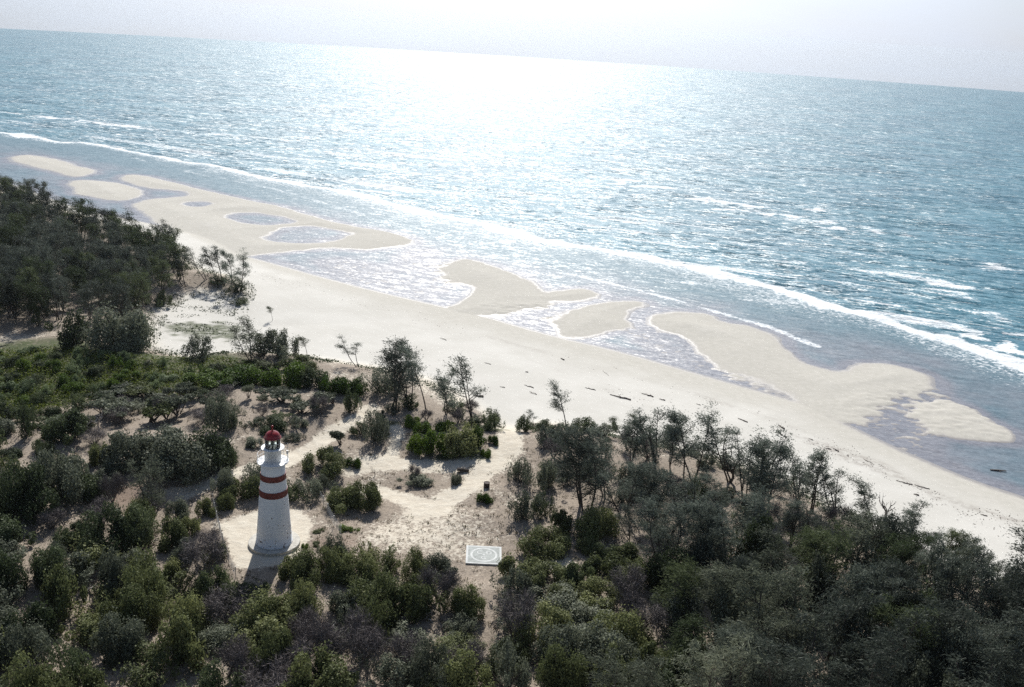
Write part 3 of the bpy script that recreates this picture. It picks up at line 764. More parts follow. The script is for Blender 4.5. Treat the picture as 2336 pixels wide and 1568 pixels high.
# dune sand, litter and speckle
dunesand = mixc(t, ramp(t, n_mid, .35, .7), (.545, .485, .39), (.62, .565, .465))
litc = mixc(t, ramp(t, n_fine, .3, .7), (.13, .10, .08), (.31, .25, .19))
L_ = attr(t, 'litter'); B_ = attr(t, 'bare')
cover = math_(t, 'ADD', math_(t, 'MULTIPLY', L_, .58), .42)
cover = math_(t, 'ADD', cover, math_(t, 'MULTIPLY_ADD', n_big, .34, -.17))
cover = math_(t, 'SUBTRACT', cover, math_(t, 'MULTIPLY', B_, .5))
thr = math_(t, 'SUBTRACT', cover, math_(t, 'MULTIPLY_ADD', n_sp, 1.1, math_(t, 'MULTIPLY_ADD', n_fine, .5, -.3)))
spk = ramp(t, thr, -.16, .12)
dcol = mixc(t, math_(t, 'MULTIPLY', spk, .88), dunesand, litc)
dcol = mixc(t, math_(t, 'MULTIPLY', attr(t, 'rust'), .6), dcol, (.20, .135, .10))
sand = mixc(t, attr(t, 'dune'), sand, dcol)
grn = mixc(t, ramp(t, n_fine, .3, .7), (.025, .036, .009), (.07, .09, .022))
sand = mixc(t, math_(t, 'MULTIPLY', attr(t, 'green'), ramp(t, n_mid, .25, .55, .3, 1)), sand, grn)
t.links.new(sand, b.inputs['Base Color'])
t.links.new(ramp(t, wetf, 0, 1, .9, .28), b.inputs['Roughness'])
b.inputs['Specular IOR Level'].default_value = .35
rut = noise(t, 1.0, 3, .6, coords=objco(t, (1.8, .35, 1), (0, 0, 0)))
hh = math_(t, 'ADD', math_(t, 'MULTIPLY', n_mid, .6), math_(t, 'ADD', math_(t, 'MULTIPLY', n_fine, .25), math_(t, 'MULTIPLY', rut, .3)))
hh = math_(t, 'MULTIPLY', hh, math_(t, 'MULTIPLY_ADD', attr(t, 'dune'), .8, .2))
bump(t, b, hh, .35, .8)
me.materials.append(m)
tag(link('beach_and_dunes', me), kind='structure')

# ------------------------------------------------------------------ sea sheet (curves down like the globe, horizon a few km out)
grow = lambda a, q, lim: np.array([a + 4 * (q ** k - 1) / (q - 1) for k in range(1, 200) if a + 4 * (q ** k - 1) / (q - 1) < lim])
sx = np.concatenate([-grow(250, 1.08, 9000)[::-1], np.arange(-250, 112, .9), grow(112, 1.08, 9000)])
sy = np.concatenate([np.arange(90, 330, .8), np.arange(330, 520, 1.2), grow(520, 1.06, 9000)])
SX, SY = np.meshgrid(sx, sy); ax, ay = SX.ravel(), SY.ravel()
nx, ny = len(sx), len(sy); idx = np.arange(nx * ny).reshape(ny, nx)
Fq = np.stack([idx[:-1, :-1], idx[:-1, 1:], idx[1:, 1:], idx[1:, :-1]], -1).reshape(-1, 4)
near = (ax > -255) & (ax < 118) & (ay < 525)
tz = np.full(ax.shape, -3.0); tz[near] = height(ax[near], ay[near], True)
dS = np.full(ax.shape, 400.0); side = np.ones(ax.shape)
SEAPOLY = np.vstack([SURF, [(3000, 3000), (-3000, 3000)]])
dn, ins = seg_dist(ax[near], ay[near], SEAPOLY); dn2, _ = seg_dist(ax[near], ay[near], SURF, False)
dS[near] = np.where(ins, dn2, -dn2)                      # + to seaward
rr = np.hypot(ax, ay)
# breaker line: ragged seaward, lace to landward
wv = fbm(ax * .05, ay * .05, 61, 3); wv2 = fbm(ax * .25, ay * .25, 63, 3)
width = 3.4 + 3.6 * np.clip((ax + 190) / 300, 0, 1)
e = dS + wv * 7 + wv2 * 2.0
foam = np.clip(smooth(-width * .75, -width * .1, e) * (1 - smooth(width * .35, width * 1.0, e)) * .98, 0, 1)
lace = np.clip(smooth(-width * 3.2, -width * .6, e) * (1 - smooth(-width * .5, width * .2, e)), 0, 1) * .50
foam = np.maximum(foam, lace)
long_ = fbm(ax * .03 + ay * .01, ay * .22 + ax * .09, 65, 3)
foam = np.maximum(foam, .78 * smooth(.10, .42, long_) * smooth(-2, 6, dS) * (1 - smooth(30, 130, dS)) * (.78 + .22 * smooth(-120, -20, ax)))
thin, _ = seg_dist(ax[near], ay[near], unproj([(1280, 622), (1400, 648), (1560, 690), (1760, 748), (1860, 790)], 0), False)
f2 = np.zeros(ax.shape); f2[near] = (1 - smooth(.2, 1.8, thin + wv2[near] * 1.2)) * .7; foam = np.maximum(foam, f2)
thin, _ = seg_dist(ax[near], ay[near], unproj([(300, 360), (430, 392), (620, 430), (800, 480), (980, 540)], 0), False)
f2[near] = (1 - smooth(.2, 2.2, thin + wv2[near] * 2.5)) * .5; foam = np.maximum(foam, f2)
for px, py, lx, ly, s in [(1885, 478, 62, 7, 1), (2140, 648, 60, 10, 1), (2290, 612, 62, 11, 1), (1650, 462, 130, 10, .8), (1745, 487, 110, 5, .8), (1460, 425, 120, 9, .7), (1000, 362, 260, 5, .7), (1400, 410, 120, 6, .7), (1950, 525, 110, 7, .8), (1880, 508, 120, 7, .7), (1950, 550, 80, 5, .8),
                         (250, 284, 120, 4, .8), (110, 267, 100, 3.5, .8), (40, 259, 60, 3, .8), (550, 311, 110, 4, .7), (760, 352, 90, 4, .6), (2230, 772, 60, 14, .8), (2300, 795, 50, 14, .9), (2300, 765, 50, 9, .9), (2190, 535, 50, 5, .6), (1560, 645, 60, 6, .6), (1790, 690, 70, 7, .6), (2060, 700, 60, 5, .5), (1260, 455, 90, 5, .6), (1700, 560, 80, 5, .6), (1820, 600, 80, 5, .6)]:
    A = unproj([(px - lx, py - lx * .1)], 0)[0]; B2 = unproj([(px + lx, py + lx * .1)], 0)[0]; T2 = unproj([(px, py - ly)], 0)[0]; C2 = (A + B2) / 2
    u = (B2 - A) / np.linalg.norm(B2 - A); hl = np.linalg.norm(B2 - A) / 2; hw = max(np.linalg.norm(T2 - C2) * .8, 1.0)
    dx, dy = ax - C2[0], ay - C2[1]; a_ = dx * u[0] + dy * u[1]; b_ = -dx * u[1] + dy * u[0]
    q = np.sqrt((a_ / hl) ** 2 + (b_ / hw) ** 2)
    foam = np.maximum(foam, s * (1 - smooth(.35, 1.05, q + wv2 * 1.1 + long_ * .5)))
chop = smooth(2, 20, dS) * np.exp(-np.clip(dS - 10, 0, None) / 110)
depth = np.clip(-tz, 0, 4)
inner = 1 - smooth(-4, 10, dS)
az_ = -np.clip(rr - 300, 0, None) ** 2 / (2 * 98000.0) + foam * .25 * (dS > -6) + smooth(3, 30, dS) * fbm(ax * .035 + ay * .02, ay * .12, 71, 2) * .35 * (rr < 600)
keep = tz[Fq].max(1) < .9
keep |= ~near[Fq].all(1) & (ay[Fq].min(1) > 330)
me = mesh_np('sea', np.stack([ax, ay, az_], 1), Fq[keep], smooth_=True)
for nm, a in (('foam', foam), ('chop', chop), ('depth', depth), ('inner', inner)):
    at = me.attributes.new(nm, 'FLOAT', 'POINT'); at.data.foreach_set('value', a.astype(np.float32))
m, t, b = nodes('sea_water')
rotw = math.radians(-15)
IN = attr(t, 'inner')
def slope(scale, sq, amp_out, amp_in, detail=2.0, rot=rotw):
    n = N(t, 'ShaderNodeTexNoise'); n.inputs['Scale'].default_value = scale; n.inputs['Detail'].default_value = detail; n.inputs['Roughness'].default_value = .6
    t.links.new(objco(t, (1, sq, 1), (0, 0, rot)), n.inputs['Vector'])
    v = t.nodes.new('ShaderNodeVectorMath'); v.operation = 'SUBTRACT'; t.links.new(n.outputs['Color'], v.inputs[0]); v.inputs[1].default_value = (.5, .5, .5)
    w = t.nodes.new('ShaderNodeVectorMath'); w.operation = 'SCALE'; t.links.new(v.outputs[0], w.inputs[0])
    t.links.new(math_(t, 'MULTIPLY_ADD', IN, amp_in - amp_out, amp_out), w.inputs['Scale'])
    return w.outputs[0]
def vadd(a, b):
    v = t.nodes.new('ShaderNodeVectorMath'); v.operation = 'ADD'; t.links.new(a, v.inputs[0])
    if hasattr(b, 'is_linked'): t.links.new(b, v.inputs[1])
    else: v.inputs[1].default_value = b
    return v.outputs[0]
sl = vadd(vadd(slope(.045, 3.6, .9, .05), slope(.24, 3.0, 1.9, .45)), slope(1.3, 2.2, 1.25, .62))
fl = t.nodes.new('ShaderNodeVectorMath'); fl.operation = 'MULTIPLY'; t.links.new(sl, fl.inputs[0]); fl.inputs[1].default_value = (1, 1, 0)
nm_ = t.nodes.new('ShaderNodeVectorMath'); nm_.operation = 'NORMALIZE'; t.links.new(vadd(fl.outputs[0], (0, 0, 1)), nm_.inputs[0])
t.links.new(nm_.outputs[0], b.inputs['Normal'])
deep = mixc(t, ramp(t, noise(t, .02, 2, coords=objco(t)), .35, .65), (.026, .130, .185), (.042, .165, .220))
shal = mixc(t, ramp(t, math_(t, 'ADD', attr(t, 'depth'), math_(t, 'MULTIPLY_ADD', noise(t, .06, 3, coords=objco(t)), .3, -.15)), .10, .42), (.185, .190, .215), (.070, .150, .185))
wc = mixc(t, IN, deep, shal)
fn = noise(t, .9, 5, .7, coords=objco(t, (1, 1.7, 1), (0, 0, rotw)), dist=.6)
fn2 = noise(t, .13, 3, .6, coords=objco(t, (1, 4.5, 1), (0, 0, rotw)))
fo = attr(t, 'foam')
f1 = ramp(t, math_(t, 'ADD', fo, math_(t, 'MULTIPLY_ADD', fn, 2.0, -1.0)), .40, .80)
caps = ramp(t, math_(t, 'ADD', math_(t, 'MULTIPLY', attr(t, 'chop'), .13), math_(t, 'ADD', math_(t, 'MULTIPLY', fn2, .62), math_(t, 'MULTIPLY', fn, .38))),   .67, .76)
ff = math_(t, 'MAXIMUM', f1, math_(t, 'MULTIPLY', caps, .85))
t.links.new(mixc(t, ff, wc, (.70, .73, .74)), b.inputs['Base Color'])
t.links.new(math_(t, 'ADD', math_(t, 'MULTIPLY', ff, .3), math_(t, 'MULTIPLY_ADD', IN, -.06, .43)), b.inputs['Roughness'])
b.inputs['IOR'].default_value = 1.33
me.materials.append(m)
tag(link('sea', me), kind='structure')

# ------------------------------------------------------------------ lighthouse
LB = unproj([(626, 1240)], 5.0)[0]
lighthouse = thing('lighthouse', (LB[0], LB[1], 5.0), 'white tapered lighthouse with two red bands and a red dome on a round slab', 'lighthouse')
def white_paint():
    m, t, b = nodes('weathered_white_paint')
    co = objco(t); sep = t.nodes.new('ShaderNodeSeparateXYZ'); t.links.new(co, sep.inputs[0])
    base = mixc(t, ramp(t, noise(t, 1.2, 4, coords=objco(t, (1, 1, .3))), .3, .7), (.74, .76, .77), (.82, .83, .83))
    seam = t.nodes.new('ShaderNodeTexWave'); seam.bands_direction = 'Z'; seam.inputs['Scale'].default_value = .42; seam.inputs['Distortion'].default_value = 0
    t.links.new(co, seam.inputs['Vector'])
    base = mixc(t, ramp(t, seam.outputs[1], .02, .0, 0, .25), base, (.5, .48, .45))
    low = ramp(t, sep.outputs[2], 7.5, .3, 0, .10)
    sp = math_(t, 'ADD', noise(t, 3.2, 4, .6, coords=objco(t, (1, 1, .7))), low)
    base = mixc(t, ramp(t, sp, .70, .735), base, (.13, .075, .045))
    st = math_(t, 'ADD', noise(t, 2.0, 3, .6, coords=objco(t, (1.3, 1.3, .12))), low)
    base = mixc(t, ramp(t, st, .66, .82, 0, .45), base, (.42, .30, .2))
    t.links.new(base, b.inputs['Base Color']); b.inputs['Roughness'].default_value = .55
    return m
M_WHITE = white_paint()
M_WTRIM = plain('white_trim_paint', (.70, .72, .73), .55, .1)
M_REDBAND = plain('faded_red_paint', (.165, .034, .027), .65, .4, 3)
M_DOME = plain('glossy_red_paint', (.22, .012, .014), .25, .2, 2)
M_CONC = plain('concrete', (.50, .475, .42), .9, .2, 2.5)
M_STEEL = plain('galvanised_steel', (.42, .43, .43), .5, .2, 5, .6)
M_GLASSFRAME = plain('glazing_bar_paint', (.62, .63, .6), .5, .2)
prof = [(1.93, 0.0), (1.80, 1.6), (1.66, 3.6), (1.545, 5.4), (1.475, 6.10)]
k = MB(); k.lathe([(1.96, .35), (1.96, .45), (1.93, .46)] + [(r, z + .35) for r, z in prof[1:]] + [(1.435, 7.20), (1.30, 8.40), (1.26, 9.10), (1.225, 10.50)], 40)
k.build('tower', M_WHITE, lighthouse, sm=True)
k = MB(); k.ring(1.30, 1.487, 6.45, 7.22, 40); k.build('red_band', M_REDBAND, lighthouse)
k = MB(); k.ring(1.10, 1.335, 8.42, 9.12, 40); k.build('red_band', M_REDBAND, lighthouse)
k = MB(); k.lathe([(2.74, -.5), (2.74, .30), (2.71, .35)], 56); k.build('base_slab', M_CONC, lighthouse)
k = MB(); k.lathe([(1.30, 10.36), (1.64, 10.50), (1.64, 10.58)], 44); g_ = k.build('gallery', M_WTRIM, lighthouse)
k = MB()
for zz in (10.95, 11.45):
    n_ = 36
    k.tube([(1.58 * math.cos(2 * math.pi * i / n_), 1.58 * math.sin(2 * math.pi * i / n_), zz) for i in range(n_ + 1)], .02, 5)
for i in range(12):
    a = 2 * math.pi * i / 12; k.tube([(1.58 * math.cos(a), 1.58 * math.sin(a), 10.57), (1.58 * math.cos(a), 1.58 * math.sin(a), 11.46)], .02, 5)
k.build('railing', M_WTRIM, g_)
k = MB(); k.lathe([(.86, 10.58), (.86, 12.05), (.90, 12.07), (.90, 12.19)], 36); k.build('lantern_base', M_WTRIM, lighthouse, sm=True)
k = MB(); k.ring(.80, 1.20, 12.19, 12.24, 40); k.build('cleaning_ledge', M_WTRIM, lighthouse)
m, t, b = nodes('lantern_glass')
tp = t.nodes.new('ShaderNodeBsdfTransparent'); tp.inputs[0].default_value = (.93, .96, .95, 1)
gl = t.nodes.new('ShaderNodeBsdfGlossy'); gl.inputs['Roughness'].default_value = .03
fr = t.nodes.new('ShaderNodeFresnel'); fr.inputs[0].default_value = 1.45
mx = t.nodes.new('ShaderNodeMixShader'); t.links.new(fr.outputs[0], mx.inputs[0]); t.links.new(tp.outputs[0], mx.inputs[1]); t.links.new(gl.outputs[0], mx.inputs[2]); t.links.new(mx.outputs[0], t.nodes['Material Output'].inputs[0])
M_GLASS = m
k = MB(); k.ring(.765, .775, 12.24, 13.41, 16); k.build('lantern_glazing', M_GLASS, lighthouse)
k = MB()
for i in range(16):
    a = 2 * math.pi * i / 16; k.tube([(.79 * math.cos(a), .79 * math.sin(a), 12.20), (.79 * math.cos(a), .79 * math.sin(a), 13.41)], .016, 5)
k.ring(.76, .82, 12.78, 12.81, 16)
k.build('glazing_bars', M_GLASSFRAME, lighthouse)
k = MB(); k.lathe([(.08, 12.0), (.08, 12.45), (.17, 12.5), (.20, 12.62), (.21, 12.75), (.20, 12.9), (.15, 13.0), (.06, 13.05)], 18); k.build('lamp_lens', plain('lens_glass', (.10, .13, .11), .08, .3), lighthouse, sm=True)
k = MB(); k.ring(.70, .76, 12.06, 12.2, 24); k.lathe([(.75, 12.19), (.75, 12.20)], 24); k.build('lantern_floor', plain('lantern_floor_paint', (.06, .06, .055), .7), lighthouse)
k = MB(); k.lathe([(.90, 13.40), (.91, 13.45), (.83, 13.48), (.80, 13.62), (.72, 13.82), (.58, 14.00), (.38, 14.14), (.16, 14.22), (.10, 14.28)], 40); dm = k.build('dome', M_DOME, lighthouse, sm=True)
k = MB(); k.lathe([(.10, 14.26), (.075, 14.40), (.075, 14.66), (.13, 14.70), (.14, 14.78), (.08, 14.86), (.02, 14.88)], 16); k.build('finial', M_DOME, dm, sm=True)
k = MB(); k.tube([(1.45, .35, 10.55), (1.45, .35, 12.6)], .02, 5); k.tube([(1.3, .35, 12.1), (1.6, .35, 12.1)], .03, 5); k.box(1.36, 1.54, .27, .43, 11.3, 11.75); k.build('aerial', M_STEEL, lighthouse)
k = MB(); k.tube([(-1.5, .5, 10.5), (-1.5, .5, 12.9)], .014, 4); k.build('whip_aerial', M_STEEL, lighthouse)
lighthouse.scale = (1, 1, .93)
# ------------------------------------------------------------------ painted slab with ring, letters and dot
PC = unproj([(1103.5, 1269.0)], 5.0)[0]
M_PADW = plain('faded_white_paint', (.58, .59, .57), .85, .14, 2)
pad = thing('painted_slab', (PC[0], PC[1], 5.0), 'square white-edged concrete slab with a painted ring and letters, on the sand', 'ground marker', rotz=math.radians(2.0))
k = MB(); k.box(-1.92, 1.92, -1.85, 1.85, -.6, .17); k.build('slab', M_PADW, pad)
k = MB(); k.box(-1.70, 1.70, -1.63, 1.63, .171, .176); k.build('grey_panel', plain('pale_grey_paint', (.35, .37, .35), .8, .2, 3), pad)
k = MB(); k.ring(1.24, 1.46, .177, .182, 64); k.build('ring', M_PADW, pad)
def letter(ch, x, y, sx, sy):
    cu = bpy.data.curves.new('letter', 'FONT'); cu.body = ch; cu.align_x = 'CENTER'; cu.align_y = 'CENTER'; cu.extrude = .002; cu.size = 1; cu.offset = .02
    tmp = bpy.data.objects.new('letter', cu); COL.objects.link(tmp)
    me = bpy.data.meshes.new_from_object(tmp.evaluated_get(bpy.context.evaluated_depsgraph_get()))
    bpy.data.objects.remove(tmp)
    me.materials.clear(); me.materials.append(M_PADW)
    o = link('letter', me, pad, (x, y, .18)); o.scale = (sx, sy, 1)
letter('C', -.47, .42, .88, .88); letter('D', .55, .38, .88, .88); letter('G', -.03, -.66, .78, .78)
k = MB(); k.lathe([(.15, .177), (.15, .182)], 20); k.build('dot', M_PADW, pad)

# ------------------------------------------------------------------ yard fence: posts and wires
def fence(pxs, label, h=1.25):
    pts = []
    W = ground([p[0] for p in pxs], [p[1] for p in pxs])
    for a, b2 in zip(W[:-1], W[1:]):
        n_ = max(1, int(round(np.linalg.norm(b2 - a) / 2.4)))
        for i in range(n_): pts.append(a + (b2 - a) * i / n_)
    pts.append(W[-1]); pts = np.array(pts); pts[:, 2] = height(pts[:, 0], pts[:, 1])
    root = thing('wire_fence', tuple(map(float, pts[0])), label, 'fence', 'yard fences')
    o = pts[0]; wires = MB()
    for i, p in enumerate(pts):
        q = p - o; k = MB(); k.tube([(q[0], q[1], q[2] - .4), (q[0], q[1], q[2] + h + .05)], .035, 6); k.build('post', M_STEEL, root)
        if i:
            a = pts[i - 1] - o
            for j in range(7): wires.tube([a + (0, 0, .12 + j * (h - .15) / 6), q + (0, 0, .12 + j * (h - .15) / 6)], .008, 3)
            for s in np.linspace(0, 1, 13)[1:-1]:
                c = a + (q - a) * s; wires.tube([c + (0, 0, .1), c + (0, 0, h)], .006, 3)
    wires.build('wire_mesh', M_STEEL, root)
fence([(486, 1150), (495, 1190), (508, 1240), (522, 1288), (538, 1318)], 'thin grey wire fence along the left side of the sandy yard')
fence([(728, 1138), (748, 1172), (762, 1200), (778, 1222)], 'thin grey wire fence running downhill right of the tower base')

# ------------------------------------------------------------------ driftwood, stumps, dead wood, drum
def drift(x0, y0, x1, y1, r, mat=M_DRIFT, forks=1, label='', name='driftwood_log', cat='driftwood', group='driftwood on the beach'):
    W = ground([x0, x1], [y0, y1], 1.5); R = np.random.default_rng(int(x0 * 7 + y0))
    a, b2 = W[0] + (0, 0, r * .5), W[1] + (0, 0, r * .5)
    k = MB(); L = np.linalg.norm(b2 - a); d = (b2 - a) / L; nrm = np.array([-d[1], d[0], 0])
    pts = [a - a]
    for s in np.linspace(0, 1, 6)[1:]: pts.append((b2 - a) * s + nrm * R.normal(0, .04) * L + (0, 0, abs(R.normal(0, .04))))
    k.tube(pts, [r * (1 - .6 * s) for s in np.linspace(0, 1, 6)], 7)
    for f in range(forks):
        s = R.uniform(.3, .8); p = pts[int(s * 5)]; e = p + d * L * R.uniform(.12, .3) + nrm * L * R.uniform(-.22, .22) + (0, 0, R.uniform(0, .25) * L * .3)
        k.tube([p, (p + e) / 2 + (0, 0, .03), e], [r * .5, r * .35, r * .15], 5)
    k.lathe([(r * 1.1, -r), (r * 1.5, r * .3), (r * .7, r * 1.2)], 7) if forks > 1 else None
    o = k.build(name, mat, None, tuple(map(float, a)))
    tag(o, label, cat, group)
for a in [
    (1437, 913, 1391, 901, .20, 3, 'big forked driftwood log on the dry sand above the dune edge trees'),
    (1489, 906, 1465, 898, .16, 2, 'dark driftwood log just right of the big forked one'),
    (1516, 914, 1504, 911, .14, 2, 'small dark driftwood snag at the right end of the log line'),
    (1358, 891, 1335, 885, .12, 1, 'thin driftwood stick left of the big forked log'),
    (1217, 886, 1196, 879, .12, 1, 'thin driftwood stick on the beach above the track mouth'),
    (1224, 901, 1207, 895, .10, 1, 'short driftwood stick just below another above the track mouth'),
    (1100, 906, 1084, 904, .26, 3, 'tangled dark driftwood clump at the dune foot left of the track'),
    (1152, 885, 1140, 883, .09, 1, 'tiny driftwood stick upper left of the track mouth'),
    (1705, 964, 1684, 955, .16, 1, 'dark straight driftwood log above the middle dune trees'),
    (1788, 979, 1776, 971, .20, 2, 'stubby two-toned driftwood log right of the straight dark log'),
    (1752, 1011, 1730, 999, .10, 1, 'thin driftwood stick behind the middle dune trees'),
    (1896, 1026, 1880, 1022, .12, 1, 'short driftwood piece on the damp sand right of the spit'),
    (1912, 1030, 1900, 1024, .15, 2, 'driftwood snag with pale end on the right-hand beach'),
    (1990, 1058, 1968, 1046, .07, 0, 'faint straight stick low on the right-hand beach'),
    (2080, 1106, 2044, 1097, .12, 2, 'long thin driftwood branch behind the bare dune tree'),
    (2119, 1116, 2086, 1106, .11, 2, 'thin driftwood branch touching the end of a longer one at right'),
    (2096, 1131, 2084, 1128, .16, 1, 'small dark driftwood lump on the sand at right'),
    (2252, 1178, 2236, 1174, .12, 1, 'small driftwood piece on the right-hand upper beach'),
    (1287, 822, 1279, 818, .18, 1, 'dark driftwood stump near the pools, alone on the beach'),
    (1018, 777, 1004, 772, .10, 1, 'thin stick alone on the dry sand beyond the dune trees'),
    (1388, 857, 1374, 845, .05, 0, 'slender pale stick on the sand near the pools'),
    (1205, 850, 1198, 849, .13, 1, 'tiny dark driftwood lump in the middle of the beach'),
    (1120, 832, 1105, 828, .08, 1, 'thin twig on the beach beyond the tall dune trees'),
    (1598, 925, 1588, 922, .09, 1, 'short twig on the beach between two log groups'),
    (1855, 1005, 1845, 1001, .09, 1, 'short twig on the beach left of the pale ended snag'),
]: drift(a[0], a[1], a[2], a[3], a[4] * .68, M_DRIFT, a[5], a[6])
W = ground([2275], [1080], 0.0)[0]
k = MB(); k.tube([(-1.1, .1, .05), (0, 0, .1), (1.2, -.15, .12)], [.10, .13, .08], 7); k.tube([(.1, 0, .08), (.2, -.5, .05)], [.06, .03], 5)
tag(k.build('driftwood_log', M_DRIFT, None, (float(W[0]), float(W[1]), 0.03)), 'dark log lying in the shallow water at the right edge', 'driftwood', 'driftwood on the beach')

DEAD = [dead_proto(300 + i).mesh('branches', M_DEAD) for i in range(4)]
def dead(px, py, hpx, label, tilt=(0, 0), i=0, mat=None, name='dead_tree', cat='dead tree'):
    p = ground([px], [py])[0]; h = hpx * np.linalg.norm(p - CAMP) / FPX * 1.1
    me = DEAD[i % 4]
    if mat is not None: me = me.copy(); me.materials.clear(); me.materials.append(mat)
    o = link(name, me, None, (float(p[0]), float(p[1]), float(p[2])), 0)
    o.rotation_euler = (tilt[0], tilt[1], i * 1.3); o.scale = (h * .8,) * 3
    tag(o, label, cat, 'dead wood in the scrub')
dead(226, 985, 80, 'pale forked dead tree standing in the scrub left of the dome', (0, -.2), 0)
dead(500, 1075, 60, 'bleached fallen branch on the sand left of the lantern', (0, 1.1), 1)
dead(855, 1085, 34, 'dark burnt stump with side branches in the clearing', (0, 0), 2, M_BARK, 'tree_stump', 'stump')
dead(470, 1250, 70, 'bleached dead limb leaning in the scrub outside the yard fence', (.2, .5), 3)
dead(190, 1345, 80, 'grey dead branch lying low in the scrub at the left', (0, 1.2), 0)
dead(745, 1470, 90, 'white crooked dead limb in the front scrub below the tower', (.1, .5), 1)
dead(100, 1545, 110, 'grey fallen limb in the bottom-left corner', (0, 1.15), 2)
dead(1300, 1490, 60, 'white dead branch in the thicket below the slab', (0, .7), 3)
dead(1420, 1440, 70, 'pale dead branches in the thicket right of the slab', (0, 1.0), 0)
dead(1790, 1420, 60, 'thin white dead stem in the dark wood', (0, .15), 1)
dead(820, 1545, 80, 'white arched dead limb at the bottom edge', (0, .8), 2)
dead(520, 1545, 120, 'tall dark bare tree at the bottom edge left of the tower', (0, -.3), 3, M_BARK)
dead(1125, 970, 50, 'grey fallen tangle of branches beside the track mouth', (0, 1.25), 0, M_GREYBARK)
dead(2010, 1205, 125, 'bare grey tree standing out against the sand at the right', (0, .1), 1, M_GREYBARK)
dead(1665, 1100, 130, 'dark bare leaning stem against the sand on the dune edge', (0, -.25), 2, M_BARK)
dead(1060, 1066, 26, 'small white dead stick on the green patch in the clearing', (0, 1.2), 3)
dead(200, 1180, 60, 'dark bare shrub stem on the rusty bare ground at left', (0, .2), 1, M_BARK)
dead(985, 1420, 60, 'white bent dead limb in the middle of the front thicket', (0, .9), 2)

p = ground([1110], [1112])[0]
o = thing('oil_drum', tuple(map(float, p)), 'rusty dark oil drum standing in the sandy clearing', 'drum')
k = MB(); k.lathe([(.36, 0), (.38, .02), (.36, .05), (.36, .36), (.385, .38), (.36, .40), (.36, .68), (.385, .70), (.36, .72), (.36, 1.02), (.38, 1.05), (.33, 1.05), (.33, 1.0)], 20); k.build('drum_body', plain('rusty_dark_steel', (.05, .03, .025), .8, .5, 5), o); o.scale = (1.0, 1.0, .62)
p = ground([1056], [1076])[0]
k = MB(); k.tube([(-.75, .1, .22), (0, 0, .25), (.75, -.1, .2)], [.22, .26, .2], 8); k.tube([(.4, 0, .3), (.75, .4, .5)], [.08, .03], 5)
tag(k.build('charred_log', M_BARK, None, tuple(map(float, p))), 'short thick charred log on the green patch by the track', 'log', 'dead wood in the scrub')

# ------------------------------------------------------------------ uncountable ground cover
def scatter(px_poly, n, z0=4.0):
    P = np.array(px_poly, float); lo, hi = P.min(0), P.max(0)
    q = np.stack([rng.uniform(lo[0], hi[0], n * 3), rng.uniform(lo[1], hi[1], n * 3)], 1)
    _, i = seg_dist(q[:, 0], q[:, 1], P); q = q[i][:n]
    return ground(q[:, 0], q[:, 1], z0)
C = scatter([(-80, 805), (140, 795), (350, 818), (520, 818), (640, 850), (560, 872), (480, 905), (420, 905), (250, 905), (100, 940), (-80, 985)], 26000, 4.0)
hum = (fbm(C[:, 0] * .35, C[:, 1] * .35, 77, 3) + .9) * .55
C[:, 2] += rng.uniform(.05, 1, len(C)) ** .6 * np.clip(hum, .1, 1.4)
V, Fq = quads_at(C, rng.normal(size=C.shape) * .8 + (0, 0, .7), rng.uniform(.10, .24, len(C)), 1.6)
tag(link('creeper_leaves', mesh_np('creeper_leaves', V, Fq, mats=(LEAF['creeper'],))), 'bright green low creeper matted over the hollow', 'ground cover', kind='stuff')
# dry grass tufts over the dune sand
C = scatter([(0, 960), (500, 900), (850, 940), (1160, 980), (1400, 1000), (2000, 1200), (2100, 1300), (1500, 1420), (500, 1560), (0, 1560)], 5200, 5.0)
dn, _ = seg_dist(C[:, 0], C[:, 1], TRACKS[0][0], False)
keep = (sdf(C[:, 0], C[:, 1], YARD) < -.2) & (fbm(C[:, 0] * .18, C[:, 1] * .18, 91, 2) > -.45)
for tr_, w in TRACKS:
    d, _ = seg_dist(C[:, 0], C[:, 1], tr_, False); keep &= d > w * rng.uniform(.5, 1.2, len(C))
keep &= ~((np.abs(C[:, 0] - PC[0]) < 2.2) & (np.abs(C[:, 1] - PC[1]) < 2.1))
C = np.repeat(C[keep], 9, 0)
sz = np.repeat(rng.uniform(.12, .42, len(C) // 9), 9)
off = rng.normal(size=C.shape) * np.array([.5, .5, .12]) * sz[:, None]; C = C + off; C[:, 2] += sz * .3
V, Fq = quads_at(C, rng.normal(size=C.shape) * (1, 1, .5), sz * .26, 2.6, None, off + (0, 0, .35))
m_dry = leaf_mat('dry_grass_leaf', (.22, .17, .11), (.08, .085, .04), .2)
tag(link('dry_grass', mesh_np('dry_grass', V, Fq, mats=(m_dry,))), 'dry grass tufts and litter over the dune sand', 'dry grass', kind='stuff')
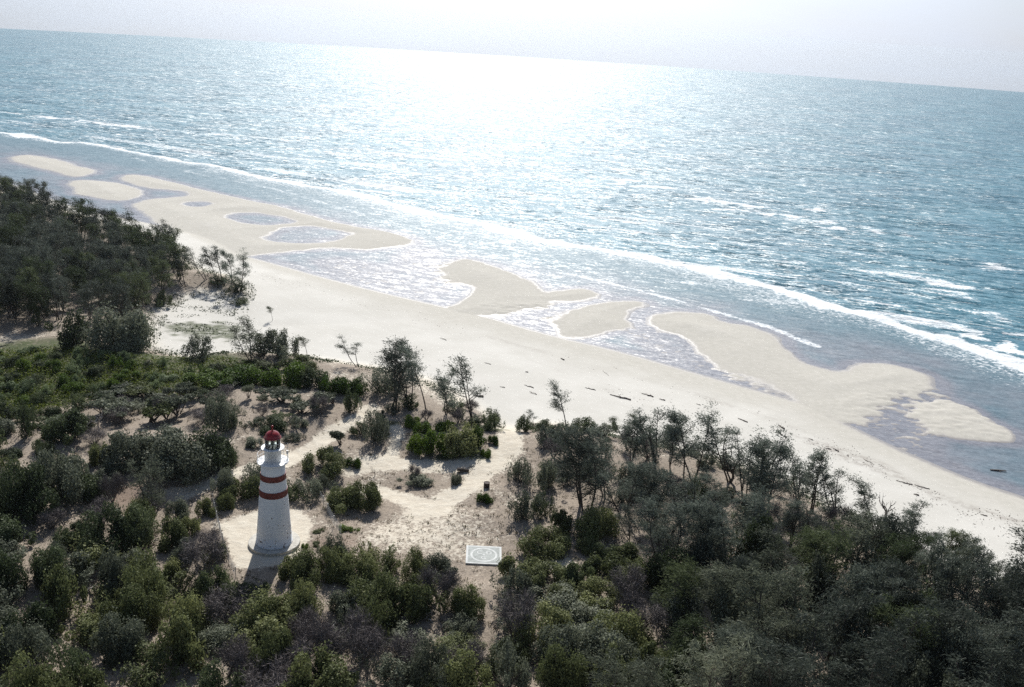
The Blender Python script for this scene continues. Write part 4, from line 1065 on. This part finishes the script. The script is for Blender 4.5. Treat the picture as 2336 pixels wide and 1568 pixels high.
# creeping runners and fallen leaves on the bare spur by the forest
C = scatter([(350, 700), (420, 660), (560, 690), (580, 730), (560, 765), (400, 760)], 2600, 3.0)
C = C[fbm(C[:, 0] * .3, C[:, 1] * .6, 95, 2) > .12]
C[:, 2] += .06
V, Fq = quads_at(C, rng.normal(size=C.shape) * .4 + (0, 0, 1), rng.uniform(.08, .3, len(C)), 2.2)
E_ = chaikin(unproj(DUNE_PX, 3.5), False, 1); k_ = rng.integers(6, len(E_) - 4, 26000); f_ = rng.random((26000, 1))
Q = E_[k_] * (1 - f_) + E_[k_ + 1] * f_ + rng.normal(0, 3.0, (26000, 2)) + (0, -3.0)
dq = sdf(Q[:, 0], Q[:, 1], DUNE); Q = Q[(dq > -1.5) & (dq < 11) & (fbm(Q[:, 0] * .22, Q[:, 1] * .22, 99, 3) > .02)]
for tp, tw in TRACKS: Q = Q[seg_dist(Q[:, 0], Q[:, 1], tp, False)[0] > tw * 1.3]
D2 = np.column_stack([Q, height(Q[:, 0], Q[:, 1]) + rng.uniform(.03, .5, len(Q)) ** 1.3]); C = np.vstack([C, D2])
V, Fq = quads_at(C, rng.normal(size=C.shape) * .6 + (0, 0, .8), rng.uniform(.08, .26, len(C)), 2.2)
tag(link('beach_weeds', mesh_np('beach_weeds', V, Fq, mats=(LEAF['dark green'],))), 'dark beach weeds matted along the dune edge and sand spur', 'weeds', kind='stuff')

# small bits of wrack strewn along the beach lines
Q = []
for wl in WRACK:
    k = rng.integers(0, len(wl) - 1, 260); f = rng.random((260, 1))
    Q.append(wl[k] * (1 - f) + wl[k + 1] * f + rng.normal(0, 1.6, (260, 2)))
Q = np.vstack(Q); C = np.column_stack([Q, height(Q[:, 0], Q[:, 1]) + .03]); C = C[(sdf(Q[:, 0], Q[:, 1], DUNE) < -1) & (fbm(Q[:, 0] * .08, Q[:, 1] * .08, 97, 2) > -.1)]
V, Fq = quads_at(C, rng.normal(size=C.shape) * .3 + (0, 0, 1), rng.uniform(.04, .16, len(C)), 3.0)
tag(link('wrack_litter', mesh_np('wrack_litter', V, Fq, mats=(M_DRIFT,))), 'thin scatter of dark wrack along the dry beach', 'beach wrack', kind='stuff')

# ------------------------------------------------------------------ sea haze
hz_ = MB(); hz_.box(-4600, 4600, -300, 4600, -160, 64)
m = bpy.data.materials.new('sea_haze'); m.use_nodes = True; t = m.node_tree
t.nodes.remove(t.nodes['Principled BSDF'])
v = t.nodes.new('ShaderNodeVolumePrincipled')
v.inputs['Color'].default_value = (.86, .94, 1, 1); v.inputs['Density'].default_value = 0.00009; v.inputs['Anisotropy'].default_value = .78
t.links.new(v.outputs[0], t.nodes['Material Output'].inputs['Volume'])
tag(hz_.build('haze', m), 'thin bright sea haze over the water', 'haze', kind='stuff')
print('plants', len(PLANTS), {k: sum(NAMES[q['kind']][2] == k for q in PLANTS) for k in ('tree', 'shrub')})
